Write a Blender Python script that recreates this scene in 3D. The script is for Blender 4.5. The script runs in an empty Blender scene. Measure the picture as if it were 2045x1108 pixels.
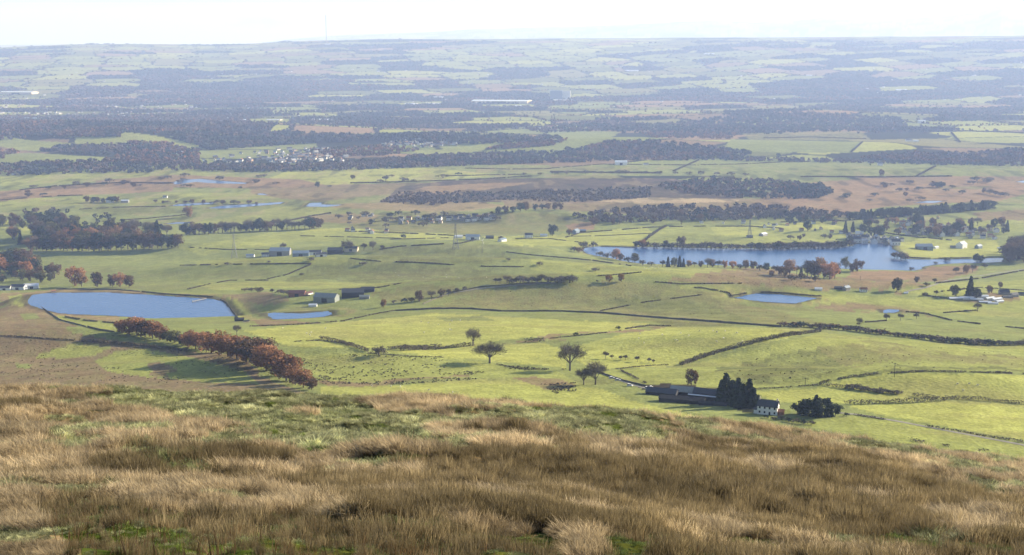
import bpy, math, random
import numpy as np
from mathutils import Vector, Matrix
R_ = math.radians
random.seed(7)
rng = np.random.default_rng(7)
scene = bpy.context.scene

# ------------------------------------------------------------------ camera
F, CX, CY, VH = 2500.0, 1022.5, 554.0, 97.0      # photo pixels; VH is the row of the level horizon
HC = 480.0                                       # camera height above the valley floor
TH = math.atan((CY - VH) / F)
CT, ST = math.cos(TH), math.sin(TH)
cd = bpy.data.cameras.new('camera')
cam = bpy.data.objects.new('camera', cd)
scene.collection.objects.link(cam)
cam.location = (0, 0, HC)
cam.rotation_euler = (math.pi / 2 - TH, 0, 0)
cd.sensor_width = 36.0
cd.lens = 36.0 * F / 2045.0
cd.clip_start = 0.5
cd.clip_end = 150000.0
scene.camera = cam

# ------------------------------------------------------------------ sky, sun, exposure
SUN_EL, SUN_AZ = R_(19.5), R_(62)                  # azimuth to the right of the view direction
world = bpy.data.worlds.new('World')
scene.world = world
world.use_nodes = True
wn, wl = world.node_tree.nodes, world.node_tree.links
wn.clear()
wo = wn.new('ShaderNodeOutputWorld'); bg = wn.new('ShaderNodeBackground')
sky = wn.new('ShaderNodeTexSky'); sky.sky_type = 'NISHITA'
sky.sun_disc = False
sky.sun_elevation = SUN_EL
sky.sun_rotation = SUN_AZ
sky.altitude = 400; sky.air_density = 1.0; sky.dust_density = 1.2; sky.ozone_density = 2.0
# thin bright veil low in the sky, with faint grey streaks
cl = wn.new('ShaderNodeMix'); cl.data_type = 'RGBA'; cl.inputs['B'].default_value = (0.3, 0.3, 0.6, 1)
tc = wn.new('ShaderNodeTexCoord'); sx = wn.new('ShaderNodeSeparateXYZ'); wl.new(tc.outputs['Generated'], sx.inputs[0])
ve = wn.new('ShaderNodeMapRange'); ve.inputs['From Min'].default_value = 0.0; ve.inputs['From Max'].default_value = 0.22
ve.inputs['To Min'].default_value = 0.86; ve.inputs['To Max'].default_value = 0.0; wl.new(sx.outputs['Z'], ve.inputs[0])
veil = wn.new('ShaderNodeMix'); veil.data_type = 'RGBA'; veil.inputs['B'].default_value = (2.1, 1.9, 1.9, 1)
wl.new(ve.outputs[0], veil.inputs['Factor']); wl.new(sky.outputs[0], veil.inputs['A'])
mp = wn.new('ShaderNodeMapping'); mp.inputs['Scale'].default_value = (9, 9, 95)
nz = wn.new('ShaderNodeTexNoise'); nz.inputs['Scale'].default_value = 1.0; nz.inputs['Detail'].default_value = 6
cr = wn.new('ShaderNodeValToRGB'); cr.color_ramp.elements[0].position = 0.57; cr.color_ramp.elements[1].position = 0.74
cr.color_ramp.elements[1].color = (0.8, 0.8, 0.8, 1)
mx = wn.new('ShaderNodeMix'); mx.data_type = 'RGBA'
mx.inputs['B'].default_value = (4.2, 3.9, 3.7, 1)
wl.new(tc.outputs['Generated'], mp.inputs['Vector']); wl.new(mp.outputs[0], nz.inputs['Vector'])
wl.new(nz.outputs['Fac'], cr.inputs[0]); wl.new(cr.outputs[0], mx.inputs['Factor'])
wl.new(veil.outputs['Result'], mx.inputs['A']); wl.new(mx.outputs['Result'], cl.inputs['A'])
wl.new(cl.outputs['Result'], bg.inputs['Color'])
def cloud(cx_, cy_, cz_, sw, sh, prev, amt):
    s = wn.new('ShaderNodeVectorMath'); s.operation = 'SUBTRACT'; s.inputs[1].default_value = (cx_, cy_, cz_); wl.new(tc.outputs['Generated'], s.inputs[0])
    m_ = wn.new('ShaderNodeVectorMath'); m_.operation = 'MULTIPLY'; m_.inputs[1].default_value = (1 / sw, 0, 1 / sh); wl.new(s.outputs[0], m_.inputs[0])
    q = wn.new('ShaderNodeTexNoise'); q.inputs['Scale'].default_value = 1.0; q.inputs['Detail'].default_value = 4
    mq = wn.new('ShaderNodeMapping'); mq.inputs['Scale'].default_value = (110, 110, 420); wl.new(tc.outputs['Generated'], mq.inputs[0]); wl.new(mq.outputs[0], q.inputs['Vector'])
    ln = wn.new('ShaderNodeVectorMath'); ln.operation = 'LENGTH'; wl.new(m_.outputs[0], ln.inputs[0])
    ad = wn.new('ShaderNodeMath'); ad.operation = 'MULTIPLY_ADD'; ad.inputs[1].default_value = 2.6; ad.inputs[2].default_value = -1.3; wl.new(q.outputs['Fac'], ad.inputs[0])
    a2 = wn.new('ShaderNodeMath'); a2.operation = 'ADD'; wl.new(ad.outputs[0], a2.inputs[0]); wl.new(ln.outputs['Value'], a2.inputs[1])
    mr = wn.new('ShaderNodeMapRange'); mr.interpolation_type = 'SMOOTHSTEP'; mr.inputs['From Min'].default_value = 1.3; mr.inputs['From Max'].default_value = 0.2; mr.inputs['To Min'].default_value = 0; mr.inputs['To Max'].default_value = amt
    wl.new(a2.outputs[0], mr.inputs[0]); wl.new(mr.outputs[0], prev.inputs['Factor'])
cloud(-0.19, 0.98, 0.0205, 0.026, 0.0042, cl, 0.9)
bg.inputs['Strength'].default_value = 0.06
wl.new(bg.outputs[0], wo.inputs[0])
sd = bpy.data.lights.new('sun', 'SUN'); sd.energy = 5.0; sd.angle = R_(0.5); sd.color = (1.0, 0.93, 0.82)
sun = bpy.data.objects.new('sun', sd); scene.collection.objects.link(sun)
sv = Vector((math.sin(SUN_AZ) * math.cos(SUN_EL), math.cos(SUN_AZ) * math.cos(SUN_EL), math.sin(SUN_EL)))
sun.rotation_euler = sv.to_track_quat('Z', 'Y').to_euler()
sun.location = (0, 0, 900)
vs = scene.view_settings
vs.view_transform = 'Standard'; vs.look = 'None'; vs.gamma = 1.0; vs.use_curve_mapping = False
vs.exposure = 1.5
scene.cycles.max_bounces = 5; scene.cycles.diffuse_bounces = 2; scene.cycles.volume_bounces = 1
scene.cycles.transparent_max_bounces = 6
scene.cycles.use_denoising = True

# ------------------------------------------------------------------ helpers
def lin(c):
    c = np.asarray(c, float) / 255.0
    return np.where(c <= 0.04045, c / 12.92, ((c + 0.055) / 1.055) ** 2.4)
def sm(t): t = np.clip(t, 0, 1); return t * t * (3 - 2 * t)
def _h(ix, iy, s):
    h = (ix.astype(np.int64) * 374761393 + iy.astype(np.int64) * 668265263 + s * 982451653) & 0x7fffffff
    h = ((h ^ (h >> 13)) * 1274126177) & 0x7fffffff
    h = (h ^ (h >> 16)) & 0xffffff
    return h / float(0xffffff)
def vnoise(x, y, s=0):
    ix, iy = np.floor(x), np.floor(y); fx, fy = x - ix, y - iy
    fx, fy = fx * fx * (3 - 2 * fx), fy * fy * (3 - 2 * fy)
    ix = ix.astype(np.int64); iy = iy.astype(np.int64)
    a, b, c, d = _h(ix, iy, s), _h(ix + 1, iy, s), _h(ix, iy + 1, s), _h(ix + 1, iy + 1, s)
    return (a * (1 - fx) + b * fx) * (1 - fy) + (c * (1 - fx) + d * fx) * fy
def fbm(x, y, n=4, s=0):
    v = 0; a = 0.5; t = 0
    for i in range(n):
        v = v + a * vnoise(x * 2 ** i + 17.3 * i, y * 2 ** i - 9.1 * i, s + i); t += a; a *= 0.5
    return v / t
def ray(u, v):
    """pixel -> azimuth and tangent of the angle below the horizontal"""
    a = (np.asarray(u, float) - CX) / F; b = (CY - np.asarray(v, float)) / F
    fy = CT + b * ST
    return np.arctan2(a, fy), (ST - b * CT) / np.hypot(a, fy)
def project(x, y, z):
    d = y * CT - (z - HC) * ST
    d = np.maximum(d, 0.01)
    return CX + F * x / d, CY - F * (y * ST + (z - HC) * CT) / d
def inpoly(px, py, poly):
    poly = np.asarray(poly, float); n = len(poly)
    out = np.zeros(px.shape, bool)
    bb = (px >= poly[:, 0].min()) & (px <= poly[:, 0].max()) & (py >= poly[:, 1].min()) & (py <= poly[:, 1].max())
    qx, qy = px[bb], py[bb]; ins = np.zeros(qx.shape, bool); j = n - 1
    for i in range(n):
        xi, yi = poly[i]; xj, yj = poly[j]
        if yi != yj:
            ins ^= ((yi > qy) != (yj > qy)) & (qx < (xj - xi) * (qy - yi) / (yj - yi) + xi)
        j = i
    out[bb] = ins
    return out
def pdist(px, py, poly):
    d = np.full(px.shape, 1e9)
    for i in range(len(poly)):
        ax, ay = poly[i - 1]; bx, by = poly[i]
        dx, dy = bx - ax, by - ay; L = dx * dx + dy * dy + 1e-9
        t = np.clip(((px - ax) * dx + (py - ay) * dy) / L, 0, 1)
        d = np.minimum(d, np.hypot(px - ax - t * dx, py - ay - t * dy))
    return d

# ------------------------------------------------------------------ terrain heights (polar grid, world metres)
A0, A1 = R_(-33), R_(33)
NA = 1500
azs = np.linspace(A0, A1, NA)
KV = [900, 860, 800, 740, 700, 650, 600, 580, 560, 540, 510, 480, 450, 430]
KR = [620, 690, 800, 950, 1090, 1320, 1640, 1820, 2020, 2240, 2600, 2900, 3230, 3450]
KD = [float(ray(CX, v)[1]) * r for v, r in zip(KV, KR)]
KR += [4250, 5800, 9000, 70000]; KD += [468, 473, 478, 480]
CRU = [0, 200, 400, 600, 760, 900, 1100, 1300, 1500, 1700, 1900, 2045]
CRV = [770, 776, 784, 795, 803, 808, 820, 834, 858, 882, 906, 922]
_ca, _ct = ray(CRU, CRV)
def crest_t(az): return np.interp(az, _ca, _ct)
r_fg = np.concatenate([np.linspace(1.5, 14, 14)[:-1], np.arange(14, 112, 0.33)])
r_hid = np.geomspace(113, 560, 60)
dv = []
v = 0
tt = np.geomspace(0.33, 0.0205, 640)            # angular steps over the middle distance
_r = np.geomspace(300, 60000, 4000); _D = np.interp(_r, KR, KD)
r_mid = np.interp(-tt, -(_D / _r), _r)
r_mid = r_mid[r_mid > 570]
r_far = np.geomspace(r_mid[-1] * 1.012, 62000, 90)
rs = np.concatenate([r_fg, r_hid, r_mid, r_far])
rs = np.unique(rs); NR = len(rs)
AZ, RR = np.meshgrid(azs, rs, indexing='ij')
X, Y = RR * np.sin(AZ), RR * np.cos(AZ)
RC = 88.0
tc_ = crest_t(AZ)
Dfg = 1.6 + RR * (tc_ - 1.6 / RC) + 0.085 * RR * (1 - RR / RC) * (RR < RC)
# base profile, smoothed over log r
lr = np.linspace(math.log(60), math.log(70000), 3000)
Db = np.interp(np.exp(lr), KR, KD); k = np.ones(61) / 61
Dbs = np.convolve(np.pad(Db, 30, mode='edge'), k, 'valid')
Dmid = np.interp(np.log(RR), lr, Dbs)
w = sm((RR - RC) / (560 - RC))
Dbridge = Dfg + (RR - RC) * 0.035 * np.exp(-(RR - RC) / 300)
D = np.where(RR <= RC, Dfg, Dbridge * (1 - w) + Dmid * w)
# rounded lip of the near hillside
D = D + 0.9 * np.exp(-((RR - RC - 14) / 10) ** 2) * 0
Z = HC - D
fgw = 1 - sm((RR - 110) / 60)
Z += fgw * (1.5 * (fbm(X / 26, Y / 26, 3, 3) - 0.5) * sm((RR - 12) / 30) + 0.6 * (fbm(X / 1.5, Y / 1.3, 3, 5) - 0.5) + 0.9 * (fbm(X / 6, Y / 4.5, 2, 9) - 0.5))
mw = sm((RR - 500) / 300) * (1 - sm((RR - 4000) / 2000))
Z += mw * (13 * (fbm(X / 420, Y / 330, 3, 11) - 0.5) + 3.5 * (fbm(X / 90, Y / 70, 3, 14) - 0.5) + 0.5 * (fbm(X / 12, Y / 12, 2, 15) - 0.5))
fw = sm((RR - 3500) / 2500)
Z += fw * (42 * (fbm(X / 1700, Y / 1300, 4, 21) - 0.5))
# named rises: pixel of the summit, height, half widths across and along the view
def gz(u, v, h, wx, wy, rot=0):
    az, t = ray(u, v); r = float(np.interp(-t, -(np.interp(_r, KR, KD) / _r), _r))
    x0, y0 = r * math.sin(az), r * math.cos(az)
    c, s = math.cos(rot), math.sin(rot)
    dx, dy = X - x0, Y - y0
    a, b = dx * c + dy * s, -dx * s + dy * c
    return h * np.exp(-(a / wx) ** 2 - (b / wy) ** 2)
HILLS = [(850, 508, 15, 330, 90), (980, 545, 14, 300, 90), (560, 545, 12, 260, 80), (1180, 592, 20, 380, 110), (1420, 478, 9, 160, 60),
         (640, 525, 9, 200, 60), (430, 500, 9, 220, 80), (1500, 700, 8, 120, 60), (1850, 770, 7, 130, 50), (650, 720, 7, 120, 50), (1800, 600, 9, 250, 60),
         (60, 275, 75, 900, 420), (260, 290, 55, 500, 330), (30, 330, 30, 500, 200), (480, 265, 45, 700, 350), (820, 285, 45, 500, 280),
         (1030, 440, 14, 260, 90), (1250, 295, 45, 420, 280), (980, 300, 25, 420, 200), (1600, 235, 55, 1100, 500), (1700, 300, 30, 800, 350),
         (750, 320, 20, 400, 200), (1900, 345, 22, 600, 220), (120, 480, 10, 300, 120), (100, 690, 12, 200, 90)]
for hh in HILLS: Z += gz(hh[0], hh[1], hh[2] * (1.9 if hh[1] > 400 else 1.0), hh[3], hh[4])
# distant ridges
def ridge(us, vs_, r0, wn_, wf):
    az, _ = ray(us, np.full(len(us), 100.0))
    hh = HC + (VH - np.interp(AZ, az, vs_)) / F * r0 / np.cos(AZ)
    hh = hh + 60 * (fbm(X / 2600, Y / 2600, 3, 31) - 0.5)
    p = np.where(RR < r0, sm((RR - (r0 - wn_)) / wn_), 1 - 0.8 * sm((RR - r0) / wf))
    return hh * p
Z = np.maximum(Z, 0) * 1.0
Rg1 = ridge([-300, 0, 130, 260, 420, 520, 650, 800, 1000, 1400, 1700, 2045, 2400], [97, 95, 90, 89, 91, 88, 82, 80, 80, 76, 74, 74, 73], 21500, 10500, 6000)
Z = np.where(RR > 9000, np.maximum(Z, Rg1 + Z * 0.35), Z)
Rg2 = ridge([-300, 500, 640, 700, 850, 950, 1050, 1200, 1345, 1430, 1500, 1580, 1640, 1700, 1760, 1830, 1900, 1950, 1975, 1995, 2020, 2045, 2100, 2400],
            [92, 88, 74, 70, 66, 60, 57, 54, 47, 44, 48, 47, 40, 43, 46, 44, 40, 36, 29, 24, 30, 31, 38, 44], 47000, 12000, 9000)
Z = np.where(RR > 27000, np.maximum(Z, Rg2), Z)

def hit(u, v, zl=None):
    """world points where the rays through photo pixels meet the terrain (or the level zl)"""
    u = np.atleast_1d(np.asarray(u, float)); v = np.atleast_1d(np.asarray(v, float))
    az, t = ray(u, v)
    if zl is not None:
        r = (HC - zl) / t
        return np.stack([r * np.sin(az), r * np.cos(az), np.full(r.shape, zl)], -1)
    T = (HC - Z) / RR
    out = np.zeros((len(u), 3))
    fi = (az - A0) / (A1 - A0) * (NA - 1)
    i0 = np.clip(np.floor(fi).astype(int), 0, NA - 2); fr = fi - i0
    st = np.searchsorted(rs, 12)
    for c in range(0, len(u), 4000):
        s = slice(c, c + 4000)
        Tc = T[i0[s]] * (1 - fr[s, None]) + T[i0[s] + 1] * fr[s, None]
        m = Tc <= t[s, None]; m[:, :st] = False
        j = np.argmax(m, 1); j = np.where(m.any(1), j, NR - 1); j = np.maximum(j, 1)
        q = np.arange(len(j)); ta, tb = Tc[q, j - 1], Tc[q, j]
        k_ = np.clip((ta - t[s]) / np.where(abs(ta - tb) < 1e-12, 1e-12, ta - tb), 0, 1)
        r = rs[j - 1] + (rs[j] - rs[j - 1]) * k_
        tt_ = ta + (tb - ta) * k_
        out[s] = np.stack([r * np.sin(az[s]), r * np.cos(az[s]), HC - r * tt_], -1)
    return out
def zat(x, y):
    x = np.asarray(x, float); y = np.asarray(y, float)
    az = np.arctan2(x, y); r = np.hypot(x, y)
    fi = np.clip((az - A0) / (A1 - A0) * (NA - 1), 0, NA - 1.001); i = fi.astype(int); fa = fi - i
    j = np.clip(np.searchsorted(rs, r) - 1, 0, NR - 2); fb = np.clip((r - rs[j]) / (rs[j + 1] - rs[j]), 0, 1)
    return (Z[i, j] * (1 - fa) + Z[i + 1, j] * fa) * (1 - fb) + (Z[i, j + 1] * (1 - fa) + Z[i + 1, j + 1] * fa) * fb

WATER = [
 ('reservoir', [(53,603),(57,596),(65,589),(88,586),(119,584),(217,584),(290,588),(370,593),(420,596),(446,602),(458,615),(474,636),(471,641),(413,641),(355,640),(300,637),(238,631),(190,629),(140,627),(117,625),(84,617),(62,609)], 70, 'wide blue reservoir with straight banks below the brown moor'),
 ('reservoir', [(528,627),(545,624),(580,625),(600,626),(625,624),(655,621),(664,624),(663,629),(650,632),(600,636),(545,638),(538,632)], 30, 'small narrow blue pool beside the big reservoir'),
 ('lake', [(1165,500),(1167,494),(1193,492),(1269,493),(1336,494),(1433,496),(1520,496),(1598,494),(1704,491),(1706,487),(1755,485),(1780,490),(1783,498),(1798,504),(1802,516),(1841,518),(1920,517),(1949,517),(1978,515),(2005,515),(2000,523),(1954,525),(1898,526),(1862,529),(1839,534),(1844,537),(1824,540),(1780,540),(1716,538),(1657,535),(1598,535),(1532,534),(1472,534),(1375,533),(1314,530),(1277,526),(1246,521),(1218,515),(1187,510),(1168,505)], 120, 'long pale blue lake fringed with trees'),
 ('pond', [(1461,594),(1508,586),(1560,588),(1633,595),(1588,606),(1520,602)], 30, 'small four sided pool on the green hill'),
 ('pond', [(1757,621),(1775,617),(1802,619),(1785,625),(1765,625)], 18, 'tiny bright pool beside three bare trees'),
 ('flood_water', [(345,364),(360,359),(400,357),(430,360),(495,365),(490,367),(430,366),(390,363),(350,368)], 60, 'bright sheet of flood water on the brown meadow'),
 ('flood_water', [(338,411),(358,407),(380,406),(427,404),(424,407),(370,411)], 40, 'short bright flood strip beyond the lone tall tree'),
 ('flood_water', [(413,416),(440,411),(520,406),(568,403),(560,407),(500,412),(450,416)], 40, 'long thin flood strip across the green meadow'),
 ('flood_water', [(330,447),(350,444),(382,443),(378,446)], 30, 'short flood strip behind the wood'),
 ('flood_water', [(610,412),(619,405),(645,404),(640,408),(685,409),(652,413)], 40, 'ragged patch of flood water beside the hedge'),
 ('flood_water', [(508,388),(520,386),(537,388),(525,389)], 40, 'thin far flood strip by the dark line'),
 ('flood_water', [(1826,405),(1850,401),(1888,401),(1866,405)], 60, 'bright far pool beyond the dark conifer belt'),
 ('flood_water', [(2028,363),(2045,360),(2060,362),(2045,365)], 60, 'blue far pool on the brown moor'),
]
water_polys = []
SH = np.full(X.shape, 99.0, np.float32)
for nm, pl, bl, lab in WATER:
    us = [p[0] for p in pl]; vs2 = [p[1] for p in pl]
    c = hit([np.mean(us)], [0.5 * (min(vs2) + max(vs2))])[0]; lvl = float(c[2])
    P = hit(us, vs2, lvl)[:, :2]
    # densify and roughen the shore a little
    Q = []
    for i in range(len(P)):
        a, b = P[i], P[(i + 1) % len(P)]; L = np.hypot(*(b - a)); n = max(1, int(L / 14))
        for k2 in range(n):
            q = a + (b - a) * k2 / n
            Q.append(q + (rng.random(2) - 0.5) * min(3.0, bl * 0.04))
    Q = np.array(Q)
    lo, hi = Q.min(0) - bl * 1.3, Q.max(0) + bl * 1.3
    m = (X > lo[0]) & (X < hi[0]) & (Y > lo[1]) & (Y < hi[1])
    if m.any():
        d = pdist(X[m], Y[m], Q); ins = inpoly(X[m], Y[m], Q)
        bw = sm(d / bl)
        lip = lvl + 0.35 + 1.0 * sm(d / 12)
        zz = np.where(ins, lvl - 0.4 - 1.5 * sm(d / 12), lip * (1 - bw) + Z[m] * bw)
        Z[m] = zz
        SH[m] = np.minimum(SH[m], np.where(ins, 0, d) * (1.0 if nm != 'reservoir' else 0.5))
    water_polys.append((nm, Q, lvl, lab))
# ------------------------------------------------------------------ ground colours: field patches as albedo, some hill-side shade painted in
GR = 'fgdrmbsthkoy'
PAL = {'f': (136, 139, 78), 'g': (122, 127, 76), 'd': (104, 106, 64), 'm': (124, 106, 82), 'r': (134, 112, 86), 'b': (86, 76, 68),
       's': (162, 144, 112), 't': (136, 120, 86), 'h': (64, 58, 50), 'k': (50, 52, 42), 'o': (120, 116, 74), 'y': (149, 150, 82), 'w': (50, 54, 44)}
PALL = {k_: lin(c) * 1.0 for k_, c in PAL.items()}
U, V = project(X, Y, Z)
n1 = fbm(X / 60, Y / 60, 4, 41); n2 = fbm(X / 400, Y / 260, 4, 44); n3 = fbm(X / 14, Y / 14, 3, 47)
Uw = U + (n1 - 0.5) * 9 + (n3 - 0.5) * 4
Vw = V + (n3 - 0.5) * 3.0 + (n1 - 0.5) * 3.5
Vw = np.where(V < 420, V + (n1 - 0.5) * 2, Vw)
COL = np.empty(X.shape + (3,))
COL[:] = PALL['g']
# far plain: a patchwork of fields, heath and wood in world space
def cells(x, y, sx, sy, rot, s):
    c, q = math.cos(rot), math.sin(rot)
    a = (x * c + y * q) / sx; b = (-x * q + y * c) / sy
    ia, ib = np.floor(a).astype(np.int64), np.floor(b).astype(np.int64)
    d1 = np.full(x.shape, 9.0); d2 = np.full(x.shape, 9.0); cid = np.zeros(x.shape)
    for da in (-1, 0, 1):
        for db in (-1, 0, 1):
            ja, jb = ia + da, ib + db
            px = ja + 0.15 + 0.7 * _h(ja, jb, s); py = jb + 0.15 + 0.7 * _h(ja, jb, s + 5)
            d = np.maximum(np.abs(a - px), np.abs(b - py)) * 0.7 + np.hypot(a - px, b - py) * 0.3
            nearer = d < d1
            d2 = np.where(nearer, d1, np.minimum(d2, d)); d1 = np.where(nearer, d, d1)
            cid = np.where(nearer, _h(ja, jb, s + 11), cid)
    return cid, (d2 - d1)
def mosaic(x, y):
    c1, e1 = cells(x, y, 560, 430, 0.25, 3)
    wn2 = fbm(x / 2300, y / 1700, 3, 61)
    return c1, e1, wn2
def far_class(x, y, u, v):
    c1, e1, wn2 = mosaic(x, y)
    built = sm((700 - u) / 260) * sm((v - 125) / 30)          # the built-up, wooded left side
    wood = (c1 < 0.17 + 0.9 * np.clip(wn2 - 0.47, 0, 1) * 2 + 0.27 * built)
    return c1, e1, wn2, wood
c1, e1, wn2, wood = far_class(X, Y, U, V)
pal_far = np.array([PALL[q] for q in 'gfodyfgomgfdr'])
idx = (c1 * 997).astype(int) % len(pal_far)
FC = pal_far[idx]
FC = np.where(wood[..., None], PALL['w'] * 0.9, FC)
FC = np.where((e1 < 0.05)[..., None], PALL['k'], FC)
fm = sm((RR - 4300) / 300)[..., None]
COL = COL * (1 - fm) + FC * fm

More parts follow.
